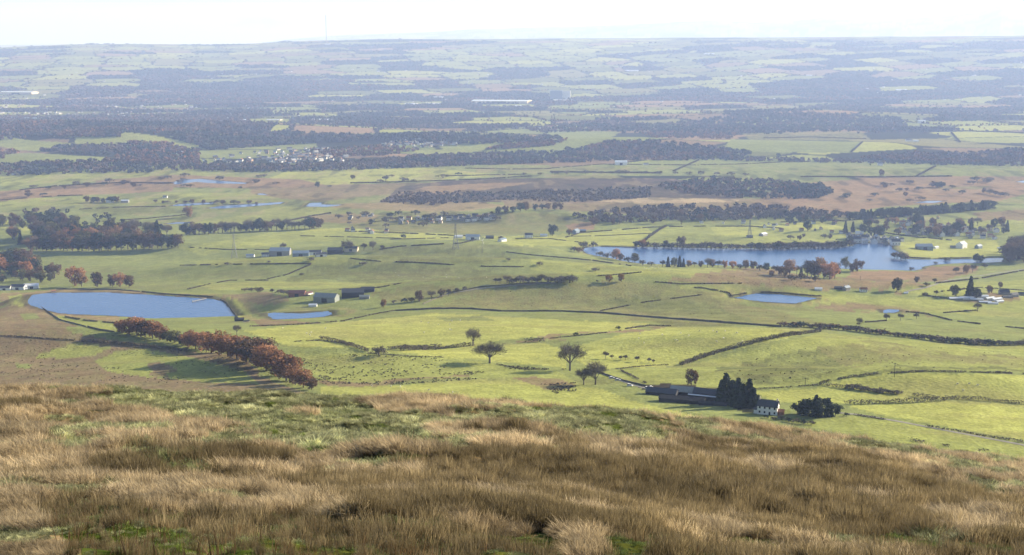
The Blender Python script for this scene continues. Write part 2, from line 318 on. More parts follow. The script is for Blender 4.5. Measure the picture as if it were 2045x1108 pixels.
POLY = [  # class and outline in photo pixels, far to near
 # valley middle distance
 ('g', [(-300,330),(300,330),(700,325),(1100,330),(1100,380),(-300,420)]),
 ('f', [(0,352),(210,338),(340,333),(470,345),(480,357),(300,358),(150,362),(0,372)]),
 ('f', [(820,300),(1060,288),(1075,296),(960,302),(850,312)]),
 ('g', [(1090,262),(1240,262),(1200,290),(1150,300),(1080,290)]),
 ('o', [(1480,265),(1720,262),(1740,280),(1500,280)]),
 ('g', [(1460,278),(1720,283),(1700,305),(1440,302)]),
 ('f', [(1440,318),(1980,328),(1980,352),(1340,345),(1360,325)]),
 ('g', [(1100,334),(1420,316),(2100,330),(2100,352),(1100,350)]),
 ('y', [(560,345),(700,332),(860,335),(1000,350),(900,358),(650,372),(520,366)]),
 ('o', [(950,335),(1150,332),(1300,338),(1100,343),(950,342)]),
 ('r', [(190,360),(345,349),(600,358),(660,372),(520,376),(345,374),(190,372)]),
 ('r', [(-200,400),(0,382),(110,371),(240,366),(350,368),(345,382),(240,386),(120,392),(0,402)]),
 ('m', [(500,372),(700,368),(960,362),(800,385),(640,402),(500,392)]),
 ('b', [(800,372),(900,360),(1060,355),(1330,356),(1480,372),(1480,398),(1290,402),(1160,405),(1020,402),(880,408),(760,404)]),
 ('r', [(860,372),(1000,364),(1060,365),(960,380),(800,396),(790,386)]),
 ('t', [(620,410),(770,404),(960,404),(1010,410),(900,425),(780,420),(690,416)]),
 ('m', [(1000,398),(1200,396),(1470,396),(1700,404),(1700,432),(1300,430),(1140,420),(1010,412)]),
 ('s', [(1180,402),(1300,394),(1390,396),(1480,398),(1470,403),(1300,406)]),
 ('r', [(1490,412),(1560,372),(1660,360),(1800,356),(1960,352),(2300,352),(2300,388),(2045,388),(1990,402),(1880,406),(1760,414),(1690,427),(1500,425)]),
 ('o', [(1880,372),(1980,372),(1960,378),(1870,376)]),
 ('f', [(0,402),(60,396),(170,394),(230,395),(220,405),(100,412),(0,414)]),
 ('f', [(250,398),(330,385),(500,386),(560,396),(420,398),(350,402),(260,412)]),
 ('f', [(430,440),(560,412),(700,415),(620,430),(520,445),(400,455),(360,440)]),
 ('y', [(0,440),(100,444),(120,455),(30,462),(0,458)]),
 ('d', [(170,412),(330,412),(380,425),(240,430),(160,422)]),
 ('o', [(700,430),(900,420),(1000,440),(1000,462),(800,470),(700,455),(660,440)]),
 ('t', [(600,433),(700,425),(760,430),(720,445),(620,444)]),
 ('o', [(880,445),(980,425),(1080,425),(1180,440),(1190,455),(1060,468),(900,470)]),
 ('r', [(1130,450),(1190,440),(1185,458),(1140,462)]),
 ('y', [(640,455),(740,458),(800,464),(960,470),(940,480),(700,472),(560,475),(520,468)]),
 ('y', [(960,472),(1110,470),(1290,452),(1310,470),(1270,492),(1190,492),(1020,490)]),
 ('f', [(1270,492),(1330,452),(1500,452),(1560,460),(1690,468),(1690,482),(1480,488),(1280,494)]),
 ('y', [(1420,454),(1640,442),(1690,455),(1540,466),(1430,470)]),
 ('o', [(1700,470),(1800,485),(1790,490),(1706,486)]),
 ('y', [(1790,486),(1850,476),(1990,480),(2000,512),(1850,517),(1805,514),(1800,500)]),
 ('f', [(1880,440),(2045,434),(2300,440),(2300,462),(1900,462)]),
 ('m', [(1940,425),(2300,400),(2300,440),(1960,440)]),
 ('f', [(-200,266),(0,270),(60,280),(150,286),(246,288),(90,303),(40,300),(0,292),(-200,300)]),
 ('f', [(240,262),(300,269),(350,278),(402,292),(380,298),(330,284),(280,276)]),
 ('g', [(-200,306),(0,306),(80,306),(250,316),(200,326),(0,325),(-200,328)]),
 # green hills in the middle
 ('g', [(90,502),(360,497),(560,478),(760,478),(1000,500),(1180,520),(1420,535),(1320,560),(1100,562),(900,572),(600,572),(280,572),(150,545)]),
 ('f', [(360,495),(560,462),(660,460),(780,470),(700,478),(560,486),(400,510)]),
 ('f', [(500,512),(620,510),(720,520),(640,527),(400,530),(380,522)]),
 ('d', [(690,520),(820,492),(960,500),(1060,516),(900,528),(790,520)]),  # shaded side of a green hill, painted as duller green
 ('d', [(560,560),(640,528),(780,525),(1000,545),(1060,556),(860,566)]),  # shade on the nearer hill side, put into the ground colour
 ('f', [(380,565),(560,562),(800,566),(760,580),(600,575),(430,580)]),
 ('f', [(1060,518),(1330,536),(1500,536),(1440,548),(1180,552),(1060,540)]),
 ('o', [(760,600),(820,575),(1000,568),(1110,563),(1000,572),(880,590),(800,606)]),
 ('r', [(1690,556),(1700,541),(1780,542),(1840,541),(1850,533),(1960,529),(1950,540),(1900,552),(1790,560)]),
 ('m', [(1310,563),(1370,552),(1440,537),(1530,537),(1640,556),(1800,560),(1900,545),(1960,540),(1880,566),(1760,575),(1600,575),(1460,566)]),
 ('m', [(1520,572),(1620,570),(1760,575),(1800,585),(1640,582)]),
 ('f', [(1790,582),(1870,565),(2045,560),(2045,528),(2300,530),(2300,620),(2045,615),(1900,592)]),
 ('m', [(1870,596),(1920,585),(2030,590),(2060,604),(1930,604)]),
 ('f', [(1240,580),(1400,570),(1700,590),(1950,602),(2300,625),(2300,650),(1800,620),(1640,606),(1460,604)]),
 ('o', [(880,602),(960,572),(1100,564),(1280,564),(1420,580),(1500,612),(1640,642),(1690,656),(1400,648),(1180,627),(1000,624),(870,618)]),
 ('d', [(1200,600),(1290,598),(1440,612),(1500,640),(1300,630)]),
 ('m', [(1600,604),(1700,608),(1790,614),(1860,628),(1860,632),(1760,622),(1610,612)]),
 # reservoir banks
 ('t', [(0,585),(60,584),(115,576),(240,579),(330,587),(450,596),(455,602),(290,587),(119,583),(60,590),(40,604),(0,603)]),
 ('y', [(447,598),(470,594),(500,620),(505,636),(478,637),(466,624)]),
 ('y', [(18,592),(45,588),(52,600),(45,615),(22,608)]),
 ('m', [(440,590),(560,588),(600,604),(560,612),(500,606)]),
 ('m', [(515,640),(545,640),(640,640),(600,648),(500,652)]),
 ('t', [(84,618),(190,631),(240,633),(236,645),(150,634),(100,625)]),
 ('f', [(100,628),(150,636),(235,648),(235,662),(180,656),(120,640)]),
 # foreland
 ('m', [(-300,612),(60,608),(100,628),(120,642),(225,664),(330,684),(470,700),(560,768),(640,792),(-300,800)]),
 ('g', [(40,628),(70,624),(80,636),(50,640)]),
 ('g', [(130,650),(200,658),(300,676),(400,690),(470,706),(400,704),(250,682),(140,664)]),
 ('f', [(150,684),(225,694),(190,708),(130,716),(60,714),(100,700)]),
 ('f', [(190,722),(240,700),(290,697),(400,717),(490,742),(520,768),(440,766),(300,754),(215,742)]),
 ('m', [(310,735),(340,728),(368,745),(350,758),(312,754)]),
 ('g', [(30,726),(66,728),(60,736),(35,735)]),
 ('y', [(485,660),(620,648),(760,636),(870,624),(1000,632),(1150,640),(1300,645),(1240,664),(1000,678),(940,694),(720,694),(580,692)]),
 ('g', [(870,634),(960,630),(990,640),(880,638)]),
 ('m', [(980,684),(1060,676),(1180,666),(1300,648),(1345,652),(1240,664),(1160,674),(1060,682)]),
 ('y', [(1150,692),(1240,668),(1330,653),(1560,655),(1630,660),(1440,704),(1360,730),(1190,738),(1150,720)]),
 ('y', [(700,702),(940,694),(1080,684),(1140,700),(1130,735),(960,718),(820,708)]),
 ('d', [(1300,640),(1440,650),(1640,658),(1560,655),(1330,650)]),
 ('f', [(590,706),(740,706),(900,714),(1050,738),(1120,745),(1180,780),(1100,772),(960,755),(760,764),(640,760)]),
 ('y', [(640,772),(800,770),(960,758),(1100,768),(1200,775),(1260,800),(1560,870),(900,880),(640,800)]),
 ('m', [(1050,762),(1130,758),(1150,774),(1110,784),(1080,772)]),
 ('m', [(640,762),(800,757),(960,752),(950,758),(800,768),(650,770)]),
 ('f', [(1190,740),(1360,732),(1640,664),(1800,680),(2300,695),(2300,745),(1850,740),(1740,745),(1640,765),(1480,778),(1300,770),(1190,752)]),
 ('d', [(1440,740),(1600,700),(1760,690),(1700,730),(1560,765),(1440,762)]),
 ('d', [(1700,756),(1780,735),(2300,738),(2300,746),(1850,742),(1740,748)]),
 ('o', [(1620,690),(1750,680),(1850,700),(2045,715),(2045,730),(1850,720),(1700,735)]),
 ('y', [(1640,770),(1700,754),(1780,743),(2045,750),(2300,760),(2300,812),(2045,806),(1885,796),(1760,790)]),
 ('y', [(1500,782),(1640,774),(1880,798),(1700,806),(1560,806)]),
 ('y', [(1690,810),(1885,800),(2045,808),(2300,815),(2300,890),(2045,878),(1880,850),(1760,830)]),
 ('f', [(1600,850),(1700,830),(1880,855),(2045,884),(2300,910),(2300,1000),(1900,910)]),
 ('h', [(1270,770),(1330,764),(1440,775),(1450,808),(1400,802),(1300,785)]),
 ('k', [(1440,800),(1520,806),(1560,828),(1480,822)]),
]
vis_mid = (RR > 560)
mm_ = np.clip((V - 520) / 60, 0, 1)
Uw2 = U + ((n1 - 0.5) * 90 + (n3 - 0.5) * 26) * mm_ + (Uw - U) * (1 - mm_); Vw2 = V + ((n1 - 0.5) * 26 + (n3 - 0.5) * 9) * mm_ + (Vw - V) * (1 - mm_)
for cl, pl in POLY:
    if cl in 'odm':
        m = inpoly(Uw2, Vw2, pl) & vis_mid
        k_ = np.where(n3[m] > 0.46, 0.92, 0.72 if cl == 'm' else 0.5)[:, None]; COL[m] = COL[m] * (1 - k_) + PALL[cl] * k_
    else:
        m = inpoly(Uw, Vw, pl) & vis_mid
        COL[m] = PALL[cl]
# heath and wet moor are never one colour
nh = fbm(X / 150, Y / 420, 4, 57); ng_ = fbm(X / 45, Y / 130, 3, 58)
band = (sm((V - 325) / 12) * sm((450 - V) / 12))[..., None]
k_ = (sm((nh - 0.47) * 8) * 0.5)[..., None] * band; COL = COL * (1 - k_) + (COL * 0.62 + PALL['o'] * 0.2) * k_
k_ = (sm((ng_ - 0.60) * 10) * 0.45)[..., None] * band; COL = COL * (1 - k_) + PALL['k'] * k_
k_ = (sm((0.40 - ng_) * 10) * 0.35)[..., None] * band; COL = COL * (1 - k_) + PALL['s'] * 0.8 * k_
# muddy and reedy margins of the waters
k_ = (sm((7.0 + 5 * (n3 - 0.5) - SH) / 4) * 0.8)[..., None]
COL = COL * (1 - k_) + PALL['h'] * 1.1 * k_
k_ = (sm((16 - SH) / 3) * sm((SH - 8) / 2) * 0.55)[..., None]
COL = COL * (1 - k_) + PALL['t'] * k_
# patchiness that belongs to the sward: rushes, damp hollows, drier knolls
pm = (sm((n1 - 0.5) * 5) * 0.30 * sm((V - 330) / 60))[..., None] * vis_mid[..., None]
COL = COL * (1 - pm) + COL * np.array([0.80, 0.86, 0.9]) * pm
pm2 = (sm((fbm(X / 160, Y / 30, 4, 51) - 0.54) * 7) * 0.5 * (RR > 560) * (RR < 2600))[..., None]
COL = COL * (1 - pm2) + (COL * 0.55 + PALL['m'] * 0.38) * pm2

# foreground zones
FG = [
 ('A', [(-400,740),(140,762),(400,775),(700,793),(800,835),(960,905),(935,935),(760,938),(650,925),(520,862),(330,825),(120,800),(-400,800)]),
 ('S', [(-400,765),(110,775),(170,800),(300,830),(200,900),(-400,900)]),
 ('A', [(1040,800),(1160,812),(1320,842),(1480,868),(1560,884),(1480,888),(1160,872),(1060,850)]),
 ('A', [(1500,850),(1640,870),(1620,880),(1500,866)]),
 ('A', [(1680,876),(1780,892),(1880,912),(1840,922),(1700,895)]),
 ('A', [(1880,925),(1960,960),(1990,985),(1920,955)]),
 ('O', [(560,965),(790,935),(960,912),(1150,888),(1450,905),(1600,895),(1800,930),(1980,1000),(2500,1100),(2500,1300),(1900,1150),(1300,1085),(1000,1055),(750,1035),(620,995)]),
 ('G', [(60,1015),(200,1000),(360,1040),(560,1060),(700,1045),(900,1075),(1000,1200),(200,1300),(160,1080)]),
 ('T', [(560,1035),(700,1040),(980,1075),(1200,1092),(1150,1240),(800,1200),(560,1120)]),
 ('T', [(1250,1088),(1480,1075),(1760,1062),(2045,1100),(2500,1300),(1200,1300)]),
 ('S', [(-400,1020),(20,1022),(110,1075),(200,1108),(240,1300),(-400,1300)]),
 ('G', [(-400,985),(30,990),(45,1010),(-400,1008)]),
 ('T', [(280,880),(420,905),(440,960),(330,955),(250,920)]),
]
FGC = {'A': ((138, 142, 86), (112, 124, 56)), 'S': ((190, 160, 116), (172, 146, 106)), 'O': ((116, 96, 62), (140, 116, 82)), 'G': ((104, 122, 46), (92, 108, 44)), 'T': ((150, 128, 86), (108, 112, 52))}
def fg_class(x, y, z):
    u, v = project(x, y, z)
    w1 = fbm(x / 9, y / 9, 3, 71) - 0.5; w2 = fbm(x / 2.5, y / 2.5, 2, 75) - 0.5
    u = u + w1 * 170 + w2 * 60; v = v + w1 * 44 + w2 * 22
    out = np.full(x.shape, 'S')
    for cl, pl in FG:
        m = inpoly(u, v, pl); out[m] = cl
    return out
m = RR < 620
xs, ys, zs = X[m], Y[m], Z[m]
cls = fg_class(xs, ys, zs); fc = np.zeros((len(xs), 3))
for q, (ca, cb) in FGC.items():
    mm = cls == q
    fc[mm] = lin(cb) * (0.38 if q in 'AGT' else 0.5)
lawn = sm((RR[m] - 150) / 80)[:, None]
fc = fc * (1 - lawn) + PALL['f'] * lawn
COL[m] = fc

me = bpy.data.meshes.new('ground')
verts = np.stack([X, Y, Z], -1).reshape(-1, 3).astype(np.float32)
ii, jj = np.meshgrid(np.arange(NA - 1), np.arange(NR - 1), indexing='ij')
a = (ii * NR + jj).ravel()
faces = np.stack([a, a + NR, a + NR + 1, a + 1], -1).astype(np.int32)
def np_mesh(name, verts, faces, mat=None, col=None, smooth=False):
    me = bpy.data.meshes.new(name); nf, kf = faces.shape
    me.vertices.add(len(verts)); me.vertices.foreach_set('co', np.ascontiguousarray(verts, np.float32).ravel())
    me.loops.add(nf * kf); me.loops.foreach_set('vertex_index', np.ascontiguousarray(faces, np.int32).ravel())
    me.polygons.add(nf); me.polygons.foreach_set('loop_start', np.arange(0, nf * kf, kf, dtype=np.int32))
    me.polygons.foreach_set('use_smooth', np.full(nf, smooth))
    if col is not None:
        at = me.color_attributes.new('Col', 'FLOAT_COLOR', 'POINT')
        c4 = np.ones((len(verts), 4), np.float32); c4[:, :3] = col
        at.data.foreach_set('color', c4.ravel())
    me.update(calc_edges=True)
    if mat: me.materials.append(mat)
    return me
def link(name, me, parent=None, **kw):
    o = bpy.data.objects.new(name, me); scene.collection.objects.link(o)
    if parent is not None: o.parent = parent
    for k_, v_ in kw.items(): o[k_] = v_
    return o

# ------------------------------------------------------------------ materials
def mat(name, color=(0.2, 0.2, 0.2), rough=0.9, spec=0.1, noise=None, attr=None, bump=None, rnd=0.0, trans=0.0, metal=0.0):
    """Principled material; noise=[(scale, amount), ...] multiplies the colour, attr reads a colour attribute"""
    m = bpy.data.materials.new(name); m.use_nodes = True
    n, l = m.node_tree.nodes, m.node_tree.links; b = n['Principled BSDF']
    b.inputs['Roughness'].default_value = rough; b.inputs['Specular IOR Level'].default_value = spec; b.inputs['Metallic'].default_value = metal
    if attr:
        at = n.new('ShaderNodeAttribute'); at.attribute_name = attr[0]; at.attribute_type = attr[1]; src = at.outputs['Color']
    else:
        c = n.new('ShaderNodeRGB'); c.outputs[0].default_value = (*color, 1); src = c.outputs[0]
    geo = n.new('ShaderNodeNewGeometry')
    fac = None
    def mul(a_, b_):
        mm = n.new('ShaderNodeMath'); mm.operation = 'MULTIPLY'
        for i_, s_ in enumerate((a_, b_)):
            if isinstance(s_, (int, float)): mm.inputs[i_].default_value = s_
            else: l.new(s_, mm.inputs[i_])
        return mm.outputs[0]
    first = None
    for sc_, am in (noise or []):
        mp_ = n.new('ShaderNodeMapping'); mp_.inputs['Scale'].default_value = (sc_,) * 3
        l.new(geo.outputs['Position'], mp_.inputs[0])
        t = n.new('ShaderNodeTexNoise'); t.inputs['Scale'].default_value = 1; t.inputs['Detail'].default_value = 4; l.new(mp_.outputs[0], t.inputs['Vector'])
        first = first or t.outputs['Fac']
        mr = n.new('ShaderNodeMapRange'); mr.inputs['From Min'].default_value = 0.3; mr.inputs['From Max'].default_value = 0.7
        mr.inputs['To Min'].default_value = 1 - am; mr.inputs['To Max'].default_value = 1 + am
        l.new(t.outputs['Fac'], mr.inputs[0]); fac = mr.outputs[0] if fac is None else mul(fac, mr.outputs[0])
    if rnd:
        oi = n.new('ShaderNodeObjectInfo'); mr = n.new('ShaderNodeMapRange')
        mr.inputs['To Min'].default_value = 1 - rnd; mr.inputs['To Max'].default_value = 1 + rnd
        l.new(oi.outputs['Random'], mr.inputs[0]); fac = mr.outputs[0] if fac is None else mul(fac, mr.outputs[0])
    if fac is not None:
        vm = n.new('ShaderNodeVectorMath'); vm.operation = 'SCALE'; l.new(src, vm.inputs[0]); l.new(fac, vm.inputs['Scale']); src = vm.outputs[0]
    l.new(src, b.inputs['Base Color'])
    if bump and first is not None:
        bp = n.new('ShaderNodeBump'); bp.inputs['Strength'].default_value = bump[0]; bp.inputs['Distance'].default_value = bump[1]
        l.new(first, bp.inputs['Height']); l.new(bp.outputs[0], b.inputs['Normal'])
    if trans:
        tr = n.new('ShaderNodeBsdfTranslucent'); l.new(src, tr.inputs['Color']); mxs = n.new('ShaderNodeMixShader'); mxs.inputs[0].default_value = trans
        out = [q for q in n if q.type == 'OUTPUT_MATERIAL'][0]
        l.new(b.outputs[0], mxs.inputs[1]); l.new(tr.outputs[0], mxs.inputs[2]); l.new(mxs.outputs[0], out.inputs[0])
    return m

ground_mat = mat('pasture and moor', attr=('Col', 'GEOMETRY'), rough=1.0, spec=0.0, noise=[(0.35, 0.22), (0.055, 0.16), (2.6, 0.25), (0.012, 0.1)], bump=(0.6, 1.2))
g = np_mesh('ground', verts, faces, ground_mat, COL.reshape(-1, 3), smooth=True)
ground = link('ground', g, kind='structure')
ground['label'] = 'rolling green pasture and brown moor running down to the valley floor'; ground['category'] = 'ground'

water_mat = bpy.data.materials.new('rippled water'); water_mat.use_nodes = True
n, l = water_mat.node_tree.nodes, water_mat.node_tree.links; b = n['Principled BSDF']
b.inputs['Base Color'].default_value = (0.03, 0.095, 0.24, 1); b.inputs['Roughness'].default_value = 0.2; b.inputs['IOR'].default_value = 1.33
geo = n.new('ShaderNodeNewGeometry'); mp_ = n.new('ShaderNodeMapping'); mp_.inputs['Scale'].default_value = (0.5, 0.12, 0.5)
t = n.new('ShaderNodeTexNoise'); t.inputs['Scale'].default_value = 1; t.inputs['Detail'].default_value = 3
bp = n.new('ShaderNodeBump'); bp.inputs['Strength'].default_value = 0.8; bp.inputs['Distance'].default_value = 0.6
l.new(geo.outputs['Position'], mp_.inputs[0]); l.new(mp_.outputs[0], t.inputs['Vector']); l.new(t.outputs['Fac'], bp.inputs['Height']); l.new(bp.outputs[0], b.inputs['Normal'])
import bmesh
for nm, Q, lvl, lab in water_polys:
    bm = bmesh.new(); vs_ = [bm.verts.new((q[0], q[1], lvl)) for q in Q]
    f = bm.faces.new(vs_); bmesh.ops.triangulate(bm, faces=[f])
    me = bpy.data.meshes.new(nm); bm.to_mesh(me); bm.free(); me.materials.append(water_mat)
    for p in me.polygons:
        if p.normal.z < 0: me.flip_normals(); break
    o = link(nm, me, kind='structure', label=lab, category=nm.replace('_', ' '))
# ------------------------------------------------------------------ vegetation meshes
M = {}
M['bark'] = mat('grey brown bark', (0.11, 0.09, 0.075), 0.95, 0.05, [(3, 0.3)])
M['twig'] = mat('bare twigs', (0.15, 0.125, 0.095), 0.95, 0.05, rnd=0.25)
M['rust'] = mat('rust brown beech leaves', (0.32, 0.165, 0.078), 0.8, 0.1, [(0.5, 0.4)], rnd=0.3, trans=0.25)
M['orange'] = mat('orange brown leaves', (0.25, 0.15, 0.07), 0.8, 0.1, [(0.5, 0.35)], rnd=0.25, trans=0.25)
M['brown'] = mat('dull brown leaves', (0.13, 0.085, 0.05), 0.9, 0.05, [(0.5, 0.35)], rnd=0.3, trans=0.2)
M['olive'] = mat('olive leaves', (0.12, 0.115, 0.05), 0.9, 0.05, [(0.5, 0.35)], rnd=0.3, trans=0.2)
M['dark'] = mat('dark evergreen needles', (0.038, 0.052, 0.032), 0.8, 0.1, [(0.6, 0.35)], rnd=0.3)
M['hedge'] = mat('hawthorn hedge twigs', (0.135, 0.112, 0.08), 0.95, 0.05, [(0.25, 0.4), (1.5, 0.3)])
M['hedgered'] = mat('rusty hedge leaves', (0.16, 0.09, 0.05), 0.95, 0.05, [(0.25, 0.4)])

def tube(p0, p1, r0, r1, n=5):
    p0, p1 = np.array(p0, float), np.array(p1, float); d = p1 - p0; d /= np.linalg.norm(d) + 1e-9
    a = np.cross(d, [0.3, 0.9, 0.2]); a /= np.linalg.norm(a); b = np.cross(d, a)
    t = np.arange(n) * 2 * math.pi / n
    ring = np.cos(t)[:, None] * a + np.sin(t)[:, None] * b
    v = np.concatenate([p0 + ring * r0, p1 + ring * r1])
    f = [(i, (i + 1) % n, n + (i + 1) % n, n + i) for i in range(n)]
    return v, np.array(f)
def join(parts):
    vs, fs, o = [], [], 0
    for v, f in parts: vs.append(v); fs.append(f + o); o += len(v)
    return np.concatenate(vs), np.concatenate(fs)
def cards(P, size, r, up=0.0, asp=1.0, outv=None, flat=0.0):
    """one quad at each point, random tilt; outv turns it along a direction (twigs)"""
    n_ = len(P)
    if outv is None:
        nr = r.normal(size=(n_, 3)); nr[:, 2] += up
        nr /= np.linalg.norm(nr, axis=1)[:, None]
        a = np.cross(nr, r.normal(size=(n_, 3))); a /= np.linalg.norm(a, axis=1)[:, None] + 1e-9
        b = np.cross(nr, a)
    else:
        a = outv / (np.linalg.norm(outv, axis=1)[:, None] + 1e-9)
        b = np.cross(a, r.normal(size=(n_, 3))); b /= np.linalg.norm(b, axis=1)[:, None] + 1e-9
    s = size * r.uniform(0.6, 1.35, n_)[:, None]
    a = a * s; b = b * s * asp
    v = np.stack([P - a - b * 0.8, P + a * 0.9 - b, P + a + b * 0.8, P - a * 0.8 + b], 1).reshape(-1, 3)
    return v, np.arange(n_ * 4).reshape(-1, 4)
def tree_parts(kind, seed, det=1.0):
    """unit tree (height 1): (trunk v,f), (crown v,f)"""
    r = np.random.default_rng(seed); parts = []; tips = []
    if kind == 'conifer':
        parts.append(tube((0, 0, 0), (0, 0, 0.95), 0.022, 0.004))
        P, O = [], []
        nl = int(16 * det) + 5
        wd = r.uniform(0.17, 0.23)
        for i in range(nl):
            h = 0.10 + 0.90 * i / nl; rad = wd * (1 - h) ** 0.75 * r.uniform(0.8, 1.15) + 0.012
            nb = max(5, int(34 * det * (0.35 + rad / wd)))
            th = r.uniform(0, 6.28, nb); q = rad * np.sqrt(r.uniform(0.1, 1, nb)) * r.uniform(0.8, 1.15, nb)
            P.append(np.stack([q * np.cos(th), q * np.sin(th), h - 0.35 * q + r.normal(0, 0.012, nb)], -1))
            O.append(np.stack([np.cos(th), np.sin(th), np.full(nb, -0.35)], -1))
        P, O = np.concatenate(P), np.concatenate(O)
        return join(parts), cards(P, 0.042 / max(det, 0.4) ** 0.5, r, asp=0.5, outv=O)
    if kind == 'bare':
        h0 = r.uniform(0.20, 0.28); parts.append(tube((0, 0, -0.02), (0.01, 0, h0), 0.030, 0.022, 6))
        cw = r.uniform(0.40, 0.52)
        ends = []
        nl = 7 if det > 0.6 else 4
        for i in range(nl):
            th = i * 6.28 / nl + r.uniform(-.4, .4); ph = r.uniform(0.25, 1.05) if i else 0.05
            d = np.array([math.sin(ph) * math.cos(th), math.sin(ph) * math.sin(th), math.cos(ph)])
            m_ = np.array([0.01, 0, h0]) + d * r.uniform(0.18, 0.26); parts.append(tube((0.01, 0, h0 * 0.96), m_, 0.016, 0.010, 4))
            for k_ in range(3):
                d2 = d + r.normal(0, 0.42, 3); d2[2] += 0.25; d2 /= np.linalg.norm(d2)
                e = m_ + d2 * r.uniform(0.15, 0.24); parts.append(tube(m_, e, 0.009, 0.004, 3)); ends.append((e, d2))
        nt = int(3200 * det)
        # twig shell: through the outer half of a lobed crown
        nlob = 16; lob = []
        for i in range(nlob):
            th = r.uniform(0, 6.28); ph = math.acos(r.uniform(-0.25, 1)); q = r.uniform(0.55, 0.8)
            lob.append((q * cw * math.sin(ph) * math.cos(th), q * cw * math.sin(ph) * math.sin(th), 0.60 + q * 0.30 * math.cos(ph)))
        for e, _ in ends: lob.append(tuple(e))
        lob = np.array(lob); li = r.integers(0, len(lob), nt)
        P = lob[li] + r.normal(0, 0.058, (nt, 3))
        O = P - np.array([0, 0, h0 + 0.1]); O = O / np.linalg.norm(O, axis=1)[:, None] + r.normal(0, 0.45, (nt, 3)); O[:, 2] += 0.2
        return join(parts), cards(P, 0.034 / det ** 0.5, r, asp=0.09 if det > 0.6 else 0.16, outv=O)
    if kind == 'leafy':
        h0 = 0.22; parts.append(tube((0, 0, -0.02), (0, 0, 0.45), 0.026, 0.016, 6))
        for i in range(5):
            th = i * 1.256 + r.uniform(-.3, .3); parts.append(tube((0, 0, h0), (0.22 * math.cos(th), 0.22 * math.sin(th), 0.52), 0.014, 0.006, 4))
        nlob = 34; lob = []
        cw = r.uniform(0.36, 0.46)
        for i in range(nlob):
            th = r.uniform(0, 6.28); ph = math.acos(r.uniform(-1, 1)); q = r.uniform(0.45, 1.0)
            lob.append((q * cw * math.sin(ph) * math.cos(th), q * cw * math.sin(ph) * math.sin(th), 0.55 + q * (0.37 if ph < 1.57 else 0.40) * math.cos(ph)))
        lob = np.array(lob); sz = r.uniform(0.06, 0.14, nlob)
        nt = int(2300 * det); li = r.integers(0, nlob, nt)
        d = r.normal(size=(nt, 3)); d /= np.linalg.norm(d, axis=1)[:, None]
        P = lob[li] + d * sz[li][:, None] * r.uniform(0.5, 1.3, (nt, 1))
        return join(parts), cards(P, 0.021 / det ** 0.5, r, up=0.5)
    if kind == 'bush':
        parts.append(tube((0, 0, -0.05), (0.02, 0, 0.4), 0.05, 0.03, 4)); parts.append(tube((0.02, 0, -0.05), (0.25, 0.1, 0.5), 0.03, 0.02, 4))
        nlob = 14; th = r.uniform(0, 6.28, nlob); q = r.uniform(0.1, 0.55, nlob)
        lob = np.stack([q * np.cos(th) * 1.25, q * np.sin(th), 0.36 + 0.38 * (1 - q * 1.2) * r.uniform(0.4, 1, nlob)], -1)
        nt = int(900 * det); li = r.integers(0, nlob, nt)
        P = lob[li] + r.normal(0, 0.105, (nt, 3)); P[:, 2] = np.abs(P[:, 2])
        return join(parts), cards(P, 0.045 / det ** 0.5, r, up=0.3, asp=0.45)
PROTO = {}
def proto(kind, far, var):
    k_ = (kind, far, var)
    if k_ not in PROTO:
        det = 0.30 if far else (1.6 if kind == 'conifer' else 1.0)
        (tv, tf), (cv, cf) = tree_parts(kind, 100 + var * 13 + len(kind), det)
        PROTO[k_] = (tv, tf, cv, cf, {})
    return PROTO[k_]
KIND = {'bare': ('bare', 'twig', 'bare_tree', 'tree'), 'rust': ('leafy', 'rust', 'beech_tree', 'tree'), 'orange': ('leafy', 'orange', 'autumn_tree', 'tree'),
        'brown': ('leafy', 'brown', 'brown_tree', 'tree'), 'olive': ('leafy', 'olive', 'olive_tree', 'tree'),
        'conifer': ('conifer', 'dark', 'conifer_tree', 'conifer'), 'darkround': ('leafy', 'dark', 'evergreen_tree', 'tree'),
        'bush': ('bush', 'hedge', 'bush', 'bush'), 'rustbush': ('bush', 'hedgered', 'bush', 'bush'), 'darkbush': ('bush', 'dark', 'bush', 'bush'), 'scrub': ('bush', 'twig', 'bush', 'bush')}
_tn = [0]
def plant(p, h, kind, label, group=None, wide=1.0, far=None):
    shp, mt, nm, cat = KIND[kind]
    dist = math.hypot(p[0], p[1])
    if far is None: far = h / dist * F < 17
    _tn[0] += 1; var = (_tn[0] * 7 + 3) % 4
    tv, tf, cv, cf, cache = proto(shp, far, var)
    if 't' not in cache: cache['t'] = np_mesh(nm + '_trunk', tv, tf, M['bark'])
    if mt not in cache: cache[mt] = np_mesh(nm + '_crown', cv, cf, M[mt])
    rz = (_tn[0] * 2.399) % 6.283
    e = bpy.data.objects.new(nm, None); scene.collection.objects.link(e)
    e.location = (p[0], p[1], p[2] - 0.02 * h); e.rotation_euler = (0, 0, rz); e.scale = (h * wide, h * wide, h); e.empty_display_size = 0.2
    e['label'] = label; e['category'] = cat
    if group: e['group'] = group
    link('trunk' if shp != 'bush' else 'stem', cache['t'], e); link('crown', cache[mt], e)
    return e
def at_px(u, v): return hit([u], [v])[0]
def px_h(p, hp): return hp / F * math.hypot(p[0], p[1]) * 1.02
def tree(u, v, hp, kind, label, group=None, wide=1.0, far=None):
    p = at_px(u, v); return plant(p, px_h(p, hp), kind, label, group, wide, far)
ORD = ['first', 'second', 'third', 'fourth', 'fifth', 'sixth', 'seventh', 'eighth', 'ninth', 'tenth', 'eleventh', 'twelfth', 'thirteenth', 'fourteenth', 'fifteenth', 'sixteenth', 'seventeenth', 'eighteenth', 'nineteenth', 'twentieth', 'twenty-first', 'twenty-second', 'twenty-third', 'twenty-fourth']

